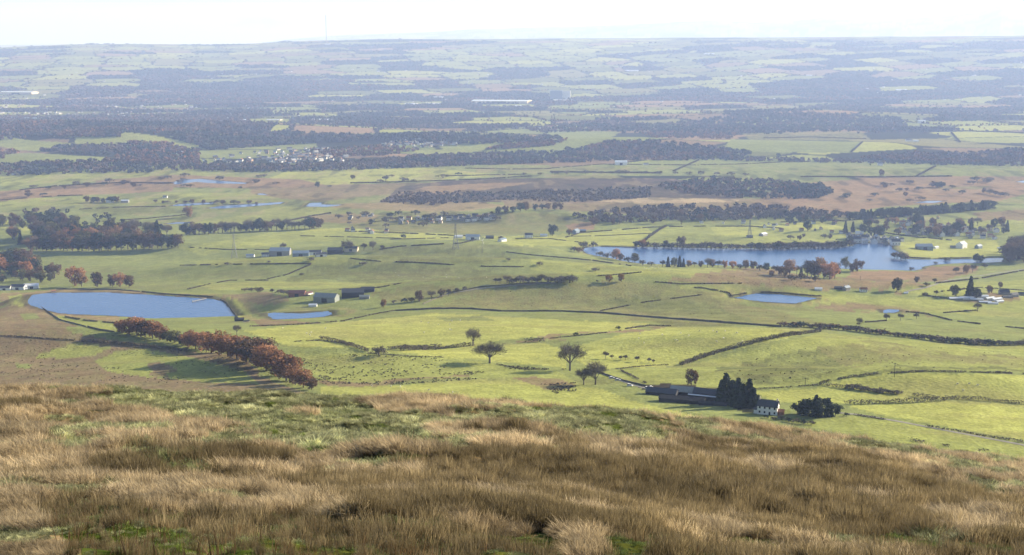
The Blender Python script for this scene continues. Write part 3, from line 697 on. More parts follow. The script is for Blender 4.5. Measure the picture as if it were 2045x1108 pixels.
# single trees of the near pastures
tree(945, 690, 42, 'bare', 'upright bare grey tree on the dark hedge line, behind the spreading one', wide=1.0)
tree(978, 725, 50, 'bare', 'spreading low-forked bare tree alone on the grass with a long shadow', wide=1.55)
tree(1138, 740, 62, 'bare', 'tallest bare oak, standing just behind the pair of dark trees', wide=1.25)
tree(1166, 768, 40, 'bare', 'smaller of the two bare dark trees standing side by side', 'pair of bare trees on the damp hollow', wide=1.2)
tree(1189, 768, 54, 'bare', 'larger of the two bare dark trees standing side by side', 'pair of bare trees on the damp hollow', wide=1.2)
tree(757, 710, 24, 'scrub', 'big round bare bush at the end of the hedge on the pasture', wide=1.0, far=False)
tree(1381, 770, 36, 'brown', 'brown leaved tree rising behind the roofs of the dark barns', far=False)
for i, (u, v, h) in enumerate([(268,662,28),(298,668,30),(380,687,30),(414,697,36),(448,704,40),(484,714,44),(505,722,48),(524,729,50),(545,739,48),(565,749,44),(582,760,38)]):
    tree(u, v, h, 'rust' if i % 3 else 'brown', f'{ORD[i]} tree standing behind the rusty beech row, counted from its reservoir end', 'back line of the beech row', wide=1.3, far=False)
tree(473, 668, 22, 'bare', 'thin bare tree behind the crest of the rusty beech row')
BR = [(243,664,28),(258,667,34),(274,670,36),(290,673,38),(305,676,36),(320,679,30),(334,682,25),(348,685,24),(362,689,24),(376,693,30),(391,697,35),(406,701,38),(422,705,38),(438,709,38),(455,712,42),(473,717,44),(492,723,46),(512,731,48),(532,741,48),(552,751,48),(572,760,44),(590,768,38),(606,774,30),(622,778,22)]
for i, (u, v, h) in enumerate(BR):
    kd = 'olive' if i in (6, 7, 8) else ('brown' if i in (3, 17, 23) else 'rust')
    h *= (1.22 if i > 9 else 1.08) * random.uniform(0.84, 1.14)
    tree(u, v, h, kd, f'{ORD[i]} tree of the rusty beech row, counted from its reservoir end', 'beech row on the moor edge', wide=1.35, far=False)
CON = [(1440,798,44),(1449,806,66),(1462,808,54),(1473,812,62),(1484,812,50),(1495,812,60),(1504,814,44),(1514,814,28)]
CL = ['low conifer at the barn end', 'tall conifer next to the barns', 'broad conifer second in from the barns', 'pointed conifer in the middle, the tallest', 'squat conifer in the middle',
      'pointed conifer third from the white house', 'mid sized conifer second from the white house', 'shortest conifer beside the white house']
for (u, v, h), s in zip(CON, CL): tree(u, v, h * 0.98, 'conifer', s + ' of the dark clump', 'conifers between barns and white house', wide=1.35, far=False)
for i, (u, v, h) in enumerate([(1592,826,26),(1604,829,34),(1616,831,40),(1629,832,46),(1642,832,44),(1655,832,34),(1668,830,26)]):
    tree(u, v, h, 'conifer' if i % 2 else 'darkround', f'{ORD[i]} dark evergreen on the far side of the white house, counted outward', 'evergreens sheltering the white house', wide=1.3, far=False)
tree(1690, 832, 10, 'darkbush', 'small dark bush by the track beyond the evergreens')
for i, (u, v, h) in enumerate([(1560,838,10),(1575,842,11),(1590,845,12),(1604,847,12),(1620,848,10),(1530,835,8),(1545,838,8)]):
    tree(u, v, h, 'darkbush' if i % 2 else 'bush', 'dark garden bush in front of the white house', 'garden bushes of the white house', wide=1.2)
for i, (u, v, h) in enumerate([(1209,716,16),(1222,717,10),(1239,719,11),(1249,719,12),(1273,722,13),(1296,724,11),(1305,725,9)]):
    tree(u, v, h, 'bare', f'{ORD[i]} small bare thorn of the thin line on the pasture, counted from the oak', 'small thorns on the pasture')
SOLO = [(1770,641,16,'bare','bare tree just in front of the tiny pool'),(1798,640,15,'bare','bare tree at the end of the short field bank by the tiny pool'),(1830,637,13,'bare','most distant bare tree from the tiny pool of the three'),
 (1716,650,18,'bare','faint bare tree above the long dark hedge'),(1952,622,20,'bare','lone bare tree at the end of a field bank below the glasshouses'),
 (1791,582,28,'darkround','broad dark round tree by the lane below the lake'),(1907,592,26,'olive','olive tree at the near end of the glasshouses'),(1937,592,40,'conifer','tall dark pointed tree behind the glasshouses'),
 (1950,598,24,'darkround','dark round tree in the middle of the glasshouses'),(1976,586,16,'brown','brown round tree behind the glasshouse roofs'),(1830,565,15,'brown','brown tree on the rusty lake marsh'),
 (1866,566,12,'bare','bare tree on the lane from the lake marsh'),(1909,548,16,'bare','bare tree on the lane verge near the lake outlet'),(1929,546,18,'orange','orange tinted tree on the lane verge'),(1942,544,18,'bare','bare tree between the orange tree and the outlet'),
 (1967,538,14,'bare','bare tree at the lake outlet'),(1850,572,10,'bush','low bush on the bank below the lake marsh'),(1998,575,12,'brown','brown bush tree above the glasshouses'),(1848,591,9,'bush','small bush by the green lane bank'),(1869,590,12,'bare','thin bare tree by the green lane bank'),
 (566,500,18,'bare','V shaped bare tree behind the long farm'),(692,500,24,'bush','big grey bush at the end of the long farm'),(727,500,16,'bare','small bare tree past the long farm'),(745,500,22,'bare','tall bare tree past the long farm'),(764,500,12,'bare','lowest bare tree past the long farm'),
 (806,476,10,'darkbush','round dark bush alone on the green hill'),(1103,471,27,'darkround','big black-green dome shaped tree on the skyline of the hill'),(1137,470,14,'brown','brown tree beside the dome shaped tree'),
 (634,374,13,'darkround','dark round tree alone on the valley pasture'),(770,364,16,'bare','bare tree alone beyond the heath edge'),(377,434,26,'orange','lone tall orange tinted tree on the meadow by the flood water'),
 (150,571,42,'rust','tall rust tree at the far reservoir bank'),(163,572,30,'orange','orange tree tucked beside the tall rust tree'),(195,573,30,'brown','middle round tree on the far reservoir bank'),(225,573,28,'brown','dark brown tree on the far reservoir bank'),(240,573,30,'rust','rust brown tree at the end of the far reservoir bank'),(258,574,26,'brown','last dark tree on the far reservoir bank'),
 (765,614,18,'orange','small orange tree at the foot of the hill wall'),(786,606,9,'bush','small bush at the foot of the hill wall'),(808,604,11,'darkbush','dark bush on the hill wall'),(822,603,12,'bush','bush next to the arched bare tree'),(838,602,24,'brown','broad brown tree on the hill wall'),(862,598,22,'bare','arching bare tree on the hill wall'),(882,592,17,'brown','brown tree half way up the hill wall'),(896,590,15,'bare','bare tree half way up the hill wall'),(912,583,10,'bush','bush high on the hill wall'),(928,579,9,'bush','topmost bush on the hill wall'),
 (1216,563,16,'orange','smaller orange tree alone in the dip above the hill'),(1241,563,18,'orange','larger orange tree alone in the dip above the hill'),(1193,563,5,'darkbush','tiny dark bush in the dip beside the orange trees'),
 (1165,496,18,'bush','grey bush at the tip of the lake'),(1147,502,12,'bush','first low bush beside the lake tip'),(1156,504,13,'rustbush','rusty low bush beside the lake tip'),(1185,494,14,'bush','round bush on the far shore by the lake tip'),
 (1360,492,24,'brown','tallest brown tree on the far lake shore'),(1283,494,18,'rust','rusty tree where the hedge meets the far lake shore'),(1330,490,12,'bare','bare tree on the far lake shore'),
 (1613,461,22,'darkround','big dark round tree in the field beyond the lake'),(1624,438,10,'darkbush','small dark round tree on the moor edge'),(1688,466,24,'conifer','dark conifer at the head of the lake'),(1703,464,22,'conifer','second dark conifer at the head of the lake'),(1696,490,20,'darkround','dark tree at the end of the wooded lake shore'),
 (1791,517,16,'rustbush','rusty bush on the lake spit'),(1800,519,18,'bush','grey bush on the lake spit'),(1808,520,14,'rustbush','last bush of the lake spit'),(1950,524,18,'darkround','dark tree at the lake outlet bridge'),(1960,524,16,'darkround','second dark tree at the lake outlet bridge'),
 (1891,523,10,'bush','bush on the near bank of the outlet arm'),(1868,528,7,'bush','little bush on the near bank of the outlet arm'),(1820,541,9,'bush','round bush at the marsh corner of the lake'),
 (1715,649,6,'bush','low bush over the long hedge'),(1480,812,8,'bush','low bush under the conifers'),(1150,671,10,'darkbush','dark gorse clump on the bank above the oak'),(1235,658,9,'darkbush','dark gorse clump on the far end of the bank'),
 (1555,316,12,'darkround','dark tree on the far pasture wall'),(1500,322,10,'brown','brown tree on the far pasture wall'),(1460,320,12,'brown','brown tree at the joint of two far walls'),(1760,352,14,'brown','brown round tree at the moor margin'),(1738,330,8,'conifer','tiny dark conifer clump in the far pasture')]
for t_ in SOLO: tree(*t_)
NS = [(1198,512,12,'bush'),(1213,516,14,'bush'),(1230,519,24,'rust'),(1240,521,18,'brown'),(1255,524,14,'bush'),(1268,525,22,'olive'),(1283,529,12,'bush'),(1300,531,11,'bush'),(1323,533,16,'bare'),(1334,533,22,'conifer'),(1346,533,20,'olive'),(1357,533,24,'conifer'),(1365,533,18,'conifer'),(1376,533,15,'orange'),(1387,533,12,'bare'),(1399,534,16,'brown'),(1413,534,22,'bare'),(1422,534,18,'orange'),(1434,534,16,'bare'),(1447,535,18,'rust'),(1463,536,17,'rust'),(1478,537,12,'bush'),(1490,537,19,'orange'),(1504,538,20,'brown'),
      (1518,540,14,'bush'),(1530,541,18,'darkround'),(1544,543,14,'bare'),(1556,549,22,'brown'),(1566,552,24,'brown'),(1577,549,34,'orange'),(1591,548,20,'bare'),(1600,550,18,'conifer'),(1612,553,38,'bare'),(1620,554,36,'brown'),(1634,553,40,'orange'),(1645,556,32,'brown'),(1656,558,38,'rust'),(1667,556,34,'brown'),(1689,536,24,'olive'),(1703,544,20,'brown'),(1713,542,26,'brown'),(1540,552,14,'rust'),(1600,558,16,'bush'),(1580,560,14,'bush'),(1628,562,14,'bush')]
SN = {'bush': 'low bush', 'rust': 'rust leaved tree', 'brown': 'brown tree', 'olive': 'dull olive tree', 'bare': 'bare tree', 'conifer': 'dark conifer', 'orange': 'orange brown tree', 'darkround': 'dark round tree', 'rustbush': 'rusty bush', 'darkbush': 'dark bush', 'scrub': 'bare bush'}
for i, (u, v, h, kd) in enumerate(NS):
    tree(u, v, h, kd, SN[kd] + ' on the near lake shore', 'trees and bushes of the near lake shore: ' + kd)
def row(pts, n_, hmin, hmax, kinds, where, jit=2.0, wide=1.1):
    """individuals along a pixel polyline; look-alikes share a label and a group"""
    pts = np.array(pts, float); L = np.r_[0, np.cumsum(np.hypot(*np.diff(pts, axis=0).T))]
    for i in range(n_):
        s = (i + 0.5 + random.uniform(-.35, .35)) / n_ * L[-1]
        u = np.interp(s, L, pts[:, 0]); v = np.interp(s, L, pts[:, 1]) + random.uniform(-jit, jit) * 0.4
        kd = random.choice(kinds)
        tree(u, v, random.uniform(hmin, hmax), kd, SN[kd] + ' ' + where, 'trees ' + where + ': ' + kd, wide=wide * random.uniform(0.9, 1.2))
def clump(poly, n_, hmin, hmax, kinds, where, wide=1.0):
    poly = np.array(poly, float); lo, hi = poly.min(0), poly.max(0); k_ = 0
    while k_ < n_:
        u, v = random.uniform(lo[0], hi[0]), random.uniform(lo[1], hi[1])
        if not inpoly(np.array([u]), np.array([v]), poly)[0]: continue
        k_ += 1; kd = random.choice(kinds)
        tree(u, v, random.uniform(hmin, hmax), kd, SN[kd] + ' ' + where, 'trees ' + where + ': ' + kd, wide=wide * random.uniform(0.9, 1.2))
row([(1270,494),(1420,497),(1560,497),(1700,493)], 44, 10, 17, ['bush', 'brown', 'darkround', 'bush'], 'on the far lake shore', wide=1.25)
row([(1510,500),(1690,495)], 16, 12, 18, ['bush', 'darkround'], 'crowding the far shore of the lake', wide=1.2)
row([(985,566),(1060,565),(1150,563)], 16, 11, 20, ['bare', 'scrub', 'bush'], 'in the row behind the big hill')
row([(478,580),(600,590)], 9, 9, 15, ['scrub', 'bush', 'bare'], 'on the hedge by the middle farm')
row([(365,470),(480,463),(560,460),(640,456)], 30, 16, 28, ['bare', 'brown', 'bare', 'darkround'], 'in the grey belt past the wood', wide=1.1)
row([(60,500),(200,501),(360,494)], 30, 26, 40, ['brown', 'brown', 'orange', 'darkround', 'bare', 'rust', 'olive', 'darkround'], 'on the front edge of the big wood', wide=1.05)
clump([(40,490),(360,488),(355,470),(300,462),(120,466),(20,476)], 55, 24, 38, ['brown', 'bare', 'orange', 'darkround', 'conifer', 'olive', 'rust', 'bare'], 'inside the big wood')
clump([(0,520),(60,518),(110,548),(118,556),(60,560),(0,545)], 24, 18, 34, ['brown', 'brown', 'darkround', 'olive', 'rust'], 'in the copse above the farm')
clump([(0,560),(20,552),(115,560),(110,566),(0,566)], 9, 14, 24, ['darkround', 'olive', 'brown'], 'right behind the farm roofs')
clump([(0,446),(40,444),(130,445),(165,455),(60,456),(0,458)], 22, 16, 26, ['brown', 'darkround', 'brown', 'olive'], 'in the second copse')
clump([(1998,532),(2045,528),(2080,500),(2010,495)], 16, 30, 44, ['bare', 'brown', 'olive', 'brown'], 'in the tall grove at the lake outlet')
clump([(1700,472),(2000,476),(2045,450),(1720,446)], 60, 12, 24, ['brown', 'darkround', 'orange', 'bare', 'darkround', 'conifer'], 'among the houses beyond the lake')
clump([(1160,455),(1300,448),(1440,450),(1690,446),(1700,432),(1320,428),(1180,442)], 48, 11, 19, ['bush', 'darkround', 'brown', 'bare', 'scrub', 'brown'], 'in the scattered trees before the moor')
clump([(860,455),(1000,445),(1010,425),(700,428),(640,440),(700,455)], 34, 7, 13, ['bush', 'bare', 'darkbush', 'scrub'], 'around the hillside hamlet')
row([(990,428),(1060,420),(1130,418)], 10, 12, 20, ['darkround', 'brown'], 'beyond the bare knoll')
row([(1690,440),(1800,432),(1900,424),(1988,416)], 46, 14, 21, ['conifer', 'conifer', 'darkround'], 'in the dark plantation belt', wide=1.5)
row([(1040,350),(1300,346),(1500,352)], 16, 6, 10, ['bush', 'scrub'], 'on the far heath margin')
row([(2015,395),(1960,384)], 5, 8, 12, ['brown', 'bush'], 'on the moor corner')
row([(170,404),(235,404)], 9, 9, 14, ['darkround', 'conifer', 'brown'], 'in the clump on the valley meadow', wide=1.2)
row([(300,405),(520,408)], 14, 6, 10, ['bush', 'brown'], 'along the flood strips', wide=1.3)
row([(1860,374),(1885,374)], 4, 9, 12, ['darkround', 'brown'], 'on the small moor knoll', wide=1.4)

row([(1560,652),(1620,653),(1680,658),(1780,670),(1850,678)], 34, 7, 13, ['bush', 'darkbush', 'rustbush', 'scrub'], 'in the long dark thicket beneath the tiny pool', wide=1.7)
row([(1850,678),(1900,685),(1980,689),(2060,688)], 24, 8, 14, ['darkbush', 'bush', 'scrub'], 'in the tall dark thicket at the edge of the rough pasture', wide=1.7)
row([(1690,774),(1740,782),(1800,787)], 14, 7, 12, ['bush', 'scrub'], 'on the hedge below the smooth bright field', wide=1.6)
clump([(1560,470),(1700,476),(1700,486),(1560,480)], 5, 8, 12, ['bush', 'brown'], 'on the green slope over the lake')
clump([(1670,372),(1980,360),(2040,388),(1760,408),(1680,400)], 22, 5, 10, ['bush', 'scrub', 'brown', 'darkbush'], 'dotted over the brown moor', wide=1.5)
clump([(300,350),(700,352),(960,345),(1000,356),(640,376),(340,380)], 24, 5, 10, ['bush', 'scrub', 'brown', 'darkbush'], 'dotted over the valley meadows', wide=1.4)
clump([(20,378),(340,352),(340,366),(60,394)], 14, 5, 10, ['bush', 'brown', 'darkbush'], 'by the river in the rusty meadow', wide=1.5)
clump([(1060,470),(1160,480),(1300,545),(1000,560),(900,540),(560,560),(400,520)], 10, 5, 9, ['bush', 'scrub'], 'lone on the open green hill', wide=1.3)
# ------------------------------------------------------------------ far woods: masses nobody could count
def mass_cards(P, h, cols, per, seed, wide=0.62):
    """crowns of many trees as leaf clumps in one mesh: P n x 3 feet, h heights, cols n x 3"""
    r = np.random.default_rng(seed); n_ = len(P)
    d = r.normal(size=(n_, per, 3)); d /= np.linalg.norm(d, axis=2)[..., None]; d *= r.uniform(0.55, 1.05, (n_, per, 1))
    d[..., 2] = d[..., 2] * 0.46 + 0.52; d[..., :2] *= wide
    C = P[:, None, :] + d * h[:, None, None]
    nr = r.normal(size=(n_ * per, 3)); nr[:, 2] += 0.4; nr /= np.linalg.norm(nr, axis=1)[:, None]
    a = np.cross(nr, r.normal(size=(n_ * per, 3))); a /= np.linalg.norm(a, axis=1)[:, None]; b = np.cross(nr, a)
    s = (np.repeat(h, per) * (0.62 / math.sqrt(per)) * r.uniform(0.7, 1.3, n_ * per))[:, None] * 1.5
    a *= s; b *= s; C = C.reshape(-1, 3)
    v = np.stack([C - a - b, C + a - b * 0.7, C + a * 0.8 + b, C - a * 0.9 + b * 0.9], 1).reshape(-1, 3)
    col = np.repeat(cols, per * 4, axis=0) * np.repeat(r.uniform(0.75, 1.25, (n_ * per, 1)), 4, axis=0)
    return v, np.arange(n_ * per * 4).reshape(-1, 4), col
wood_mat = mat('mixed woodland crowns', attr=('Col', 'GEOMETRY'), rough=0.95, spec=0.0)
WC = {'dark': [0.050, 0.058, 0.045], 'brown': [0.105, 0.076, 0.056], 'grey': [0.115, 0.098, 0.082], 'rust': [0.16, 0.085, 0.048], 'olive': [0.075, 0.075, 0.035]}
def wood(poly, n_, h0, h1, mix, label, seed, per=16, name='woodland'):
    r = np.random.default_rng(seed); poly = np.array(poly, float); lo, hi = poly.min(0), poly.max(0)
    U_ = r.uniform(lo[0], hi[0], n_ * 6); V_ = r.uniform(lo[1], hi[1], n_ * 6); k_ = inpoly(U_, V_, poly)
    U_, V_ = U_[k_][:n_], V_[k_][:n_]
    P = hit(U_, V_); h = r.uniform(h0, h1, len(P))
    keys = list(mix); nm_ = fbm(P[:, 0] / 130, P[:, 1] / 200, 2, seed)
    pr = np.cumsum([mix[q] for q in keys]); pr = pr / pr[-1]
    ch = np.searchsorted(pr, np.clip(r.uniform(0, 1, len(P)) * 0.45 + sm((nm_ - 0.25) * 2) * 0.55, 0, 0.999))
    cols = np.array([WC[q] for q in keys])[ch] * r.uniform(0.75, 1.25, (len(P), 1))
    v, f, c = mass_cards(P, h, cols, per, seed + 1)
    return link(name, np_mesh(name, v, f, wood_mat, c), kind='stuff', label=label, category='woodland')
wood([(-200,250),(0,252),(180,256),(250,264),(240,274),(100,274),(0,268),(-200,264)], 900, 13, 20, {'dark': 3, 'brown': 3, 'rust': 1}, 'dark blue wood along the top of the far ridge', 201)
wood([(80,302),(130,292),(250,290),(256,306),(180,312)], 260, 12, 18, {'dark': 2, 'brown': 3}, 'oblong brown wood on the far ridge side', 203)
wood([(-200,300),(0,296),(40,304),(0,318),(-200,330)], 160, 12, 18, {'brown': 2, 'rust': 2}, 'small brown wood at the end of the ridge', 205)
wood([(250,284),(330,286),(400,304),(395,330),(300,330),(200,326),(262,306)], 480, 12, 19, {'brown': 2, 'rust': 2, 'dark': 2}, 'rusty wood wrapping the nose of the ridge', 207)
wood([(-200,330),(0,328),(210,320),(340,332),(300,345),(150,347),(0,352),(-200,352)], 700, 10, 16, {'dark': 4, 'brown': 2}, 'dark wood along the foot of the ridge', 209)
wood([(330,268),(480,262),(700,272),(880,268),(1130,276),(1060,286),(870,288),(760,280),(600,288),(420,300),(395,292)], 1500, 14, 22, {'dark': 5, 'brown': 2}, 'long blue black wood behind the hill villages', 211)
wood([(390,330),(520,334),(700,325),(840,312),(1060,304),(1140,306),(1180,324),(1020,328),(850,334),(700,340),(520,344),(400,342)], 1200, 10, 17, {'dark': 3, 'brown': 3, 'grey': 1}, 'belt of dark trees below the hill villages', 213)
wood([(1120,300),(1170,296),(1210,284),(1300,282),(1400,292),(1500,306),(1480,320),(1180,322)], 750, 12, 18, {'dark': 3, 'brown': 2, 'rust': 2}, 'rust topped wood on the central knoll', 215)
wood([(960,300),(1040,284),(1130,280),(1110,290),(1020,298)], 180, 10, 15, {'brown': 2, 'rust': 2}, 'narrow rusty wood between the pale fields', 216)
wood([(1280,266),(1380,262),(1470,268),(1460,278),(1300,276)], 260, 10, 15, {'rust': 4, 'brown': 2}, 'rust coloured larch strip', 217)
wood([(1180,250),(1290,252),(1440,236),(1450,222),(1600,226),(1800,236),(1815,258),(1730,262),(1620,264),(1440,268),(1200,262)], 1700, 14, 22, {'dark': 5, 'brown': 3}, 'large dark forest on the far side of the pastures', 219)
wood([(1040,258),(1200,240),(1300,250),(1200,262),(1090,266)], 400, 12, 18, {'dark': 2, 'brown': 3}, 'brown wood joining the large forest', 221)
wood([(1720,316),(1800,308),(1960,306),(2045,296),(2200,296),(2200,328),(1900,328),(1800,322)], 700, 12, 19, {'rust': 3, 'brown': 3, 'dark': 2}, 'rust and orange wood at the far pasture end', 223)
wood([(1440,314),(1700,320),(2045,328),(2045,333),(1700,326),(1440,321)], 330, 8, 13, {'dark': 3, 'brown': 3}, 'thin tree belt under the far pastures', 225)
wood([(1300,372),(1420,356),(1560,362),(1650,375),(1665,385),(1600,398),(1480,396),(1380,388)], 520, 8, 14, {'dark': 3, 'brown': 4, 'rust': 2, 'olive': 2}, 'scattered scrub wood on the moor edge', 227, per=22)
wood([(1560,376),(1640,372),(1664,385),(1640,396),(1570,392)], 130, 12, 18, {'dark': 4, 'rust': 2}, 'dense round copse at the end of the scrub', 228, per=26)
wood([(800,385),(1020,384),(1300,374),(1300,396),(1150,404),(1000,400),(860,410),(760,404)], 900, 5, 9, {'brown': 4, 'grey': 4, 'dark': 1}, 'low birch scrub on the dark heath', 229, per=12)
wood([(1830,240),(1870,236),(1950,238),(1950,242),(1860,243)], 180, 12, 18, {'dark': 3, 'brown': 2}, 'dark copse behind the far white barn', 231)
wood([(1140,432),(1300,412),(1500,410),(1690,428),(1700,436),(1440,440),(1200,446)], 460, 8, 14, {'brown': 4, 'grey': 3, 'dark': 2, 'rust': 1}, 'brown scrub wood between moor and lake fields', 233, per=24)
wood([(40,420),(180,424),(330,455),(360,462),(200,462),(60,450)], 60, 9, 14, {'brown': 2, 'olive': 1, 'dark': 2}, 'thin scrub behind the big wood', 235, per=24)
wood([(300,330),(420,326),(540,330),(600,335),(480,338),(320,342)], 150, 9, 14, {'dark': 2, 'brown': 2}, 'tree screen along the village railway', 237)
wood([(620,300),(760,292),(850,300),(760,312),(660,314)], 260, 9, 15, {'brown': 2, 'rust': 2, 'olive': 1}, 'autumn trees between the two hill villages', 239)

# far plain: hedgerow trees and woods of the patchwork
def scatter_far(n_, seed):
    r = np.random.default_rng(seed)
    u = r.uniform(-150, 2200, n_); v = 84 + (262 - 84) * r.uniform(0, 1, n_) ** 0.9
    P = hit(u, v); x, y = P[:, 0], P[:, 1]; dd = np.hypot(x, y)
    x = x + r.normal(0, 1, n_) * dd * 0.003; y = y + r.normal(0, 1, n_) * dd * 0.02
    uu, vv = project(x, y, zat(x, y)); c1_, e1_, w_, wd = far_class(x, y, uu, vv)
    keep = ((e1_ < 0.05) & (r.uniform(0, 1, n_) < 0.6)) | (wd & (r.uniform(0, 1, n_) < 0.9)) | (r.uniform(0, 1, n_) < 0.006)
    keep &= (dd > 6200) & (dd < 30000)
    x, y, dd, wd, c1_ = x[keep], y[keep], dd[keep], wd[keep], c1_[keep]
    return np.stack([x, y, zat(x, y)], -1), dd, wd, c1_
P, dd, wd, cc = scatter_far(135000, 301)
r = np.random.default_rng(303)
h = r.uniform(9, 17, len(P)) * np.where(wd, 1.15, 0.8)
wdt = np.clip(dd / 9000, 0.8, 2.6)
cols = np.array(list(WC.values()))[np.clip((cc * 5 + r.uniform(-1.2, 1.2, len(P))).astype(int), 0, 4)] * r.uniform(0.7, 1.2, (len(P), 1))
PP = P.copy(); 
v_, f_, c_ = mass_cards(PP, h, cols, 8, 305)
cen = np.repeat(PP, 32, axis=0); sc = np.repeat(wdt, 32)[:, None]
v_[:, :2] = cen[:, :2] + (v_[:, :2] - cen[:, :2]) * sc
link('woodland', np_mesh('woodland', v_, f_, wood_mat, c_), kind='stuff', label='countless hedgerow trees and woods of the far blue plain', category='woodland')
# rushes on the damp pasture
def tufts(poly_list, n_, hh, label, seed, col, name='rushes'):
    r = np.random.default_rng(seed); allP = []
    for poly, k_ in poly_list:
        poly = np.array(poly, float); lo, hi = poly.min(0), poly.max(0)
        U_ = r.uniform(lo[0], hi[0], k_ * 8); V_ = r.uniform(lo[1], hi[1], k_ * 8); ok = inpoly(U_, V_, poly); U_, V_ = U_[ok][:k_ * 2], V_[ok][:k_ * 2]
        P = hit(U_, V_); q = fbm(P[:, 0] / 22, P[:, 1] / 9, 3, seed); allP.append(P[q > np.quantile(q, 0.5)])
    P = np.concatenate(allP); h = r.uniform(0.5, 1, len(P)) * hh
    cols = np.array(col) * r.uniform(0.6, 1.3, (len(P), 1))
    v, f, c = mass_cards(P, h, cols, 10, seed, wide=0.9)
    return link(name, np_mesh(name, v, f, wood_mat, c), kind='stuff', label=label, category='rushes')
tufts([([(600,716),(700,708),(900,716),(880,745),(760,752),(640,756)], 200), ([(600,752),(800,750),(970,740),(950,758),(800,768),(640,768)], 300), ([(1000,728),(1120,738),(1100,745),(1010,736)], 60), ([(1080,768),(1150,764),(1150,785),(1110,786)], 120)], 0, 1.0, 'dark rush clumps dotting the damp pasture', 401, (0.075, 0.062, 0.045))
tufts([([(0,665),(225,668),(470,705),(560,768),(400,745),(200,700),(0,720)], 260), ([(0,700),(200,730),(520,770),(0,756)], 220), ([(1440,690),(1750,690),(2045,700),(2045,740),(1700,750),(1480,770)], 120), ([(1320,560),(1520,540),(1700,560),(1600,575)], 150), ([(880,600),(1100,566),(1300,566),(1600,640),(1300,630),(900,618)], 90)], 0, 0.8, 'tufts of brown rush on moor and rough pasture', 405, (0.10, 0.08, 0.05))
# ------------------------------------------------------------------ hedges, walls and banks
stone_mat = mat('dark dry stone', (0.12, 0.108, 0.09), 0.95, 0.1, [(0.8, 0.35)])
def drape(pts, step):
    pts = np.array(pts, float); L = np.r_[0, np.cumsum(np.hypot(*np.diff(pts, axis=0).T))]
    s = np.linspace(0, L[-1], max(2, int(L[-1] / 4)))
    P = hit(np.interp(s, L, pts[:, 0]), np.interp(s, L, pts[:, 1]))[:, :2]
    L2 = np.r_[0, np.cumsum(np.hypot(*np.diff(P, axis=0).T))]; n_ = max(3, int(L2[-1] / step))
    s = np.linspace(0, L2[-1], n_); x = np.interp(s, L2, P[:, 0]); y = np.interp(s, L2, P[:, 1])
    return np.stack([x, y, zat(x, y)], -1)
_hs = [500]
def hedge(pts, h, wd, label, m='hedge', dens=8, name='hedge', cat='hedge', group=None):
    _hs[0] += 1; r = np.random.default_rng(_hs[0]); C = drape(pts, 1.0)
    n_ = min(60000, int(len(C) * dens * max(1, h))); i = r.integers(0, len(C), n_)
    gap = fbm(C[i, 0] / 18, C[i, 1] / 18, 3, _hs[0]); prof = 0.55 + 0.9 * fbm(C[i, 0] / 9, C[i, 1] / 9, 2, _hs[0] + 9)
    h *= (1.15 if h > 2 else 0.85); keep = gap > (0.24 if h > 2 else 0.36); i = i[keep]; prof = prof[keep]
    P = C[i] + np.stack([r.normal(0, wd * 0.27, len(i)), r.normal(0, wd * 0.27, len(i)), r.uniform(0, 1, len(i)) ** 0.8 * h * prof], -1)
    d = math.hypot(*C[len(C) // 2, :2]); s = max(0.30, d * 0.00033)
    v, f = cards(P, s, r, up=0.2, asp=0.7)
    o = link(name, np_mesh(name, v, f, M[m]), label=label, category=cat)
    if group: o['group'] = group
    return o
def wall(pts, h, label, wd=0.7):
    C = drape(pts, 4.0); T_ = np.gradient(C[:, :2], axis=0); T_ /= np.linalg.norm(T_, axis=1)[:, None] + 1e-9
    N_ = np.stack([-T_[:, 1], T_[:, 0]], -1); jit = 0.8 + 0.4 * vnoise(C[:, 0] / 6, C[:, 1] / 6, 3)
    rows = []
    for o_, z_ in ((-wd / 2, -0.3), (-wd * 0.35, 1), (wd * 0.35, 1), (wd / 2, -0.3)):
        p = C.copy(); p[:, :2] += N_ * o_; p[:, 2] += h * z_ * jit if z_ > 0 else z_; rows.append(p)
    n_ = len(C); v = np.concatenate(rows); f = []
    for k_ in range(3):
        a_ = k_ * n_ + np.arange(n_ - 1); f.append(np.stack([a_, a_ + 1, a_ + 1 + n_, a_ + n_], -1))
    return link('stone_wall', np_mesh('stone_wall', v, np.concatenate(f), stone_mat), label=label, category='wall')
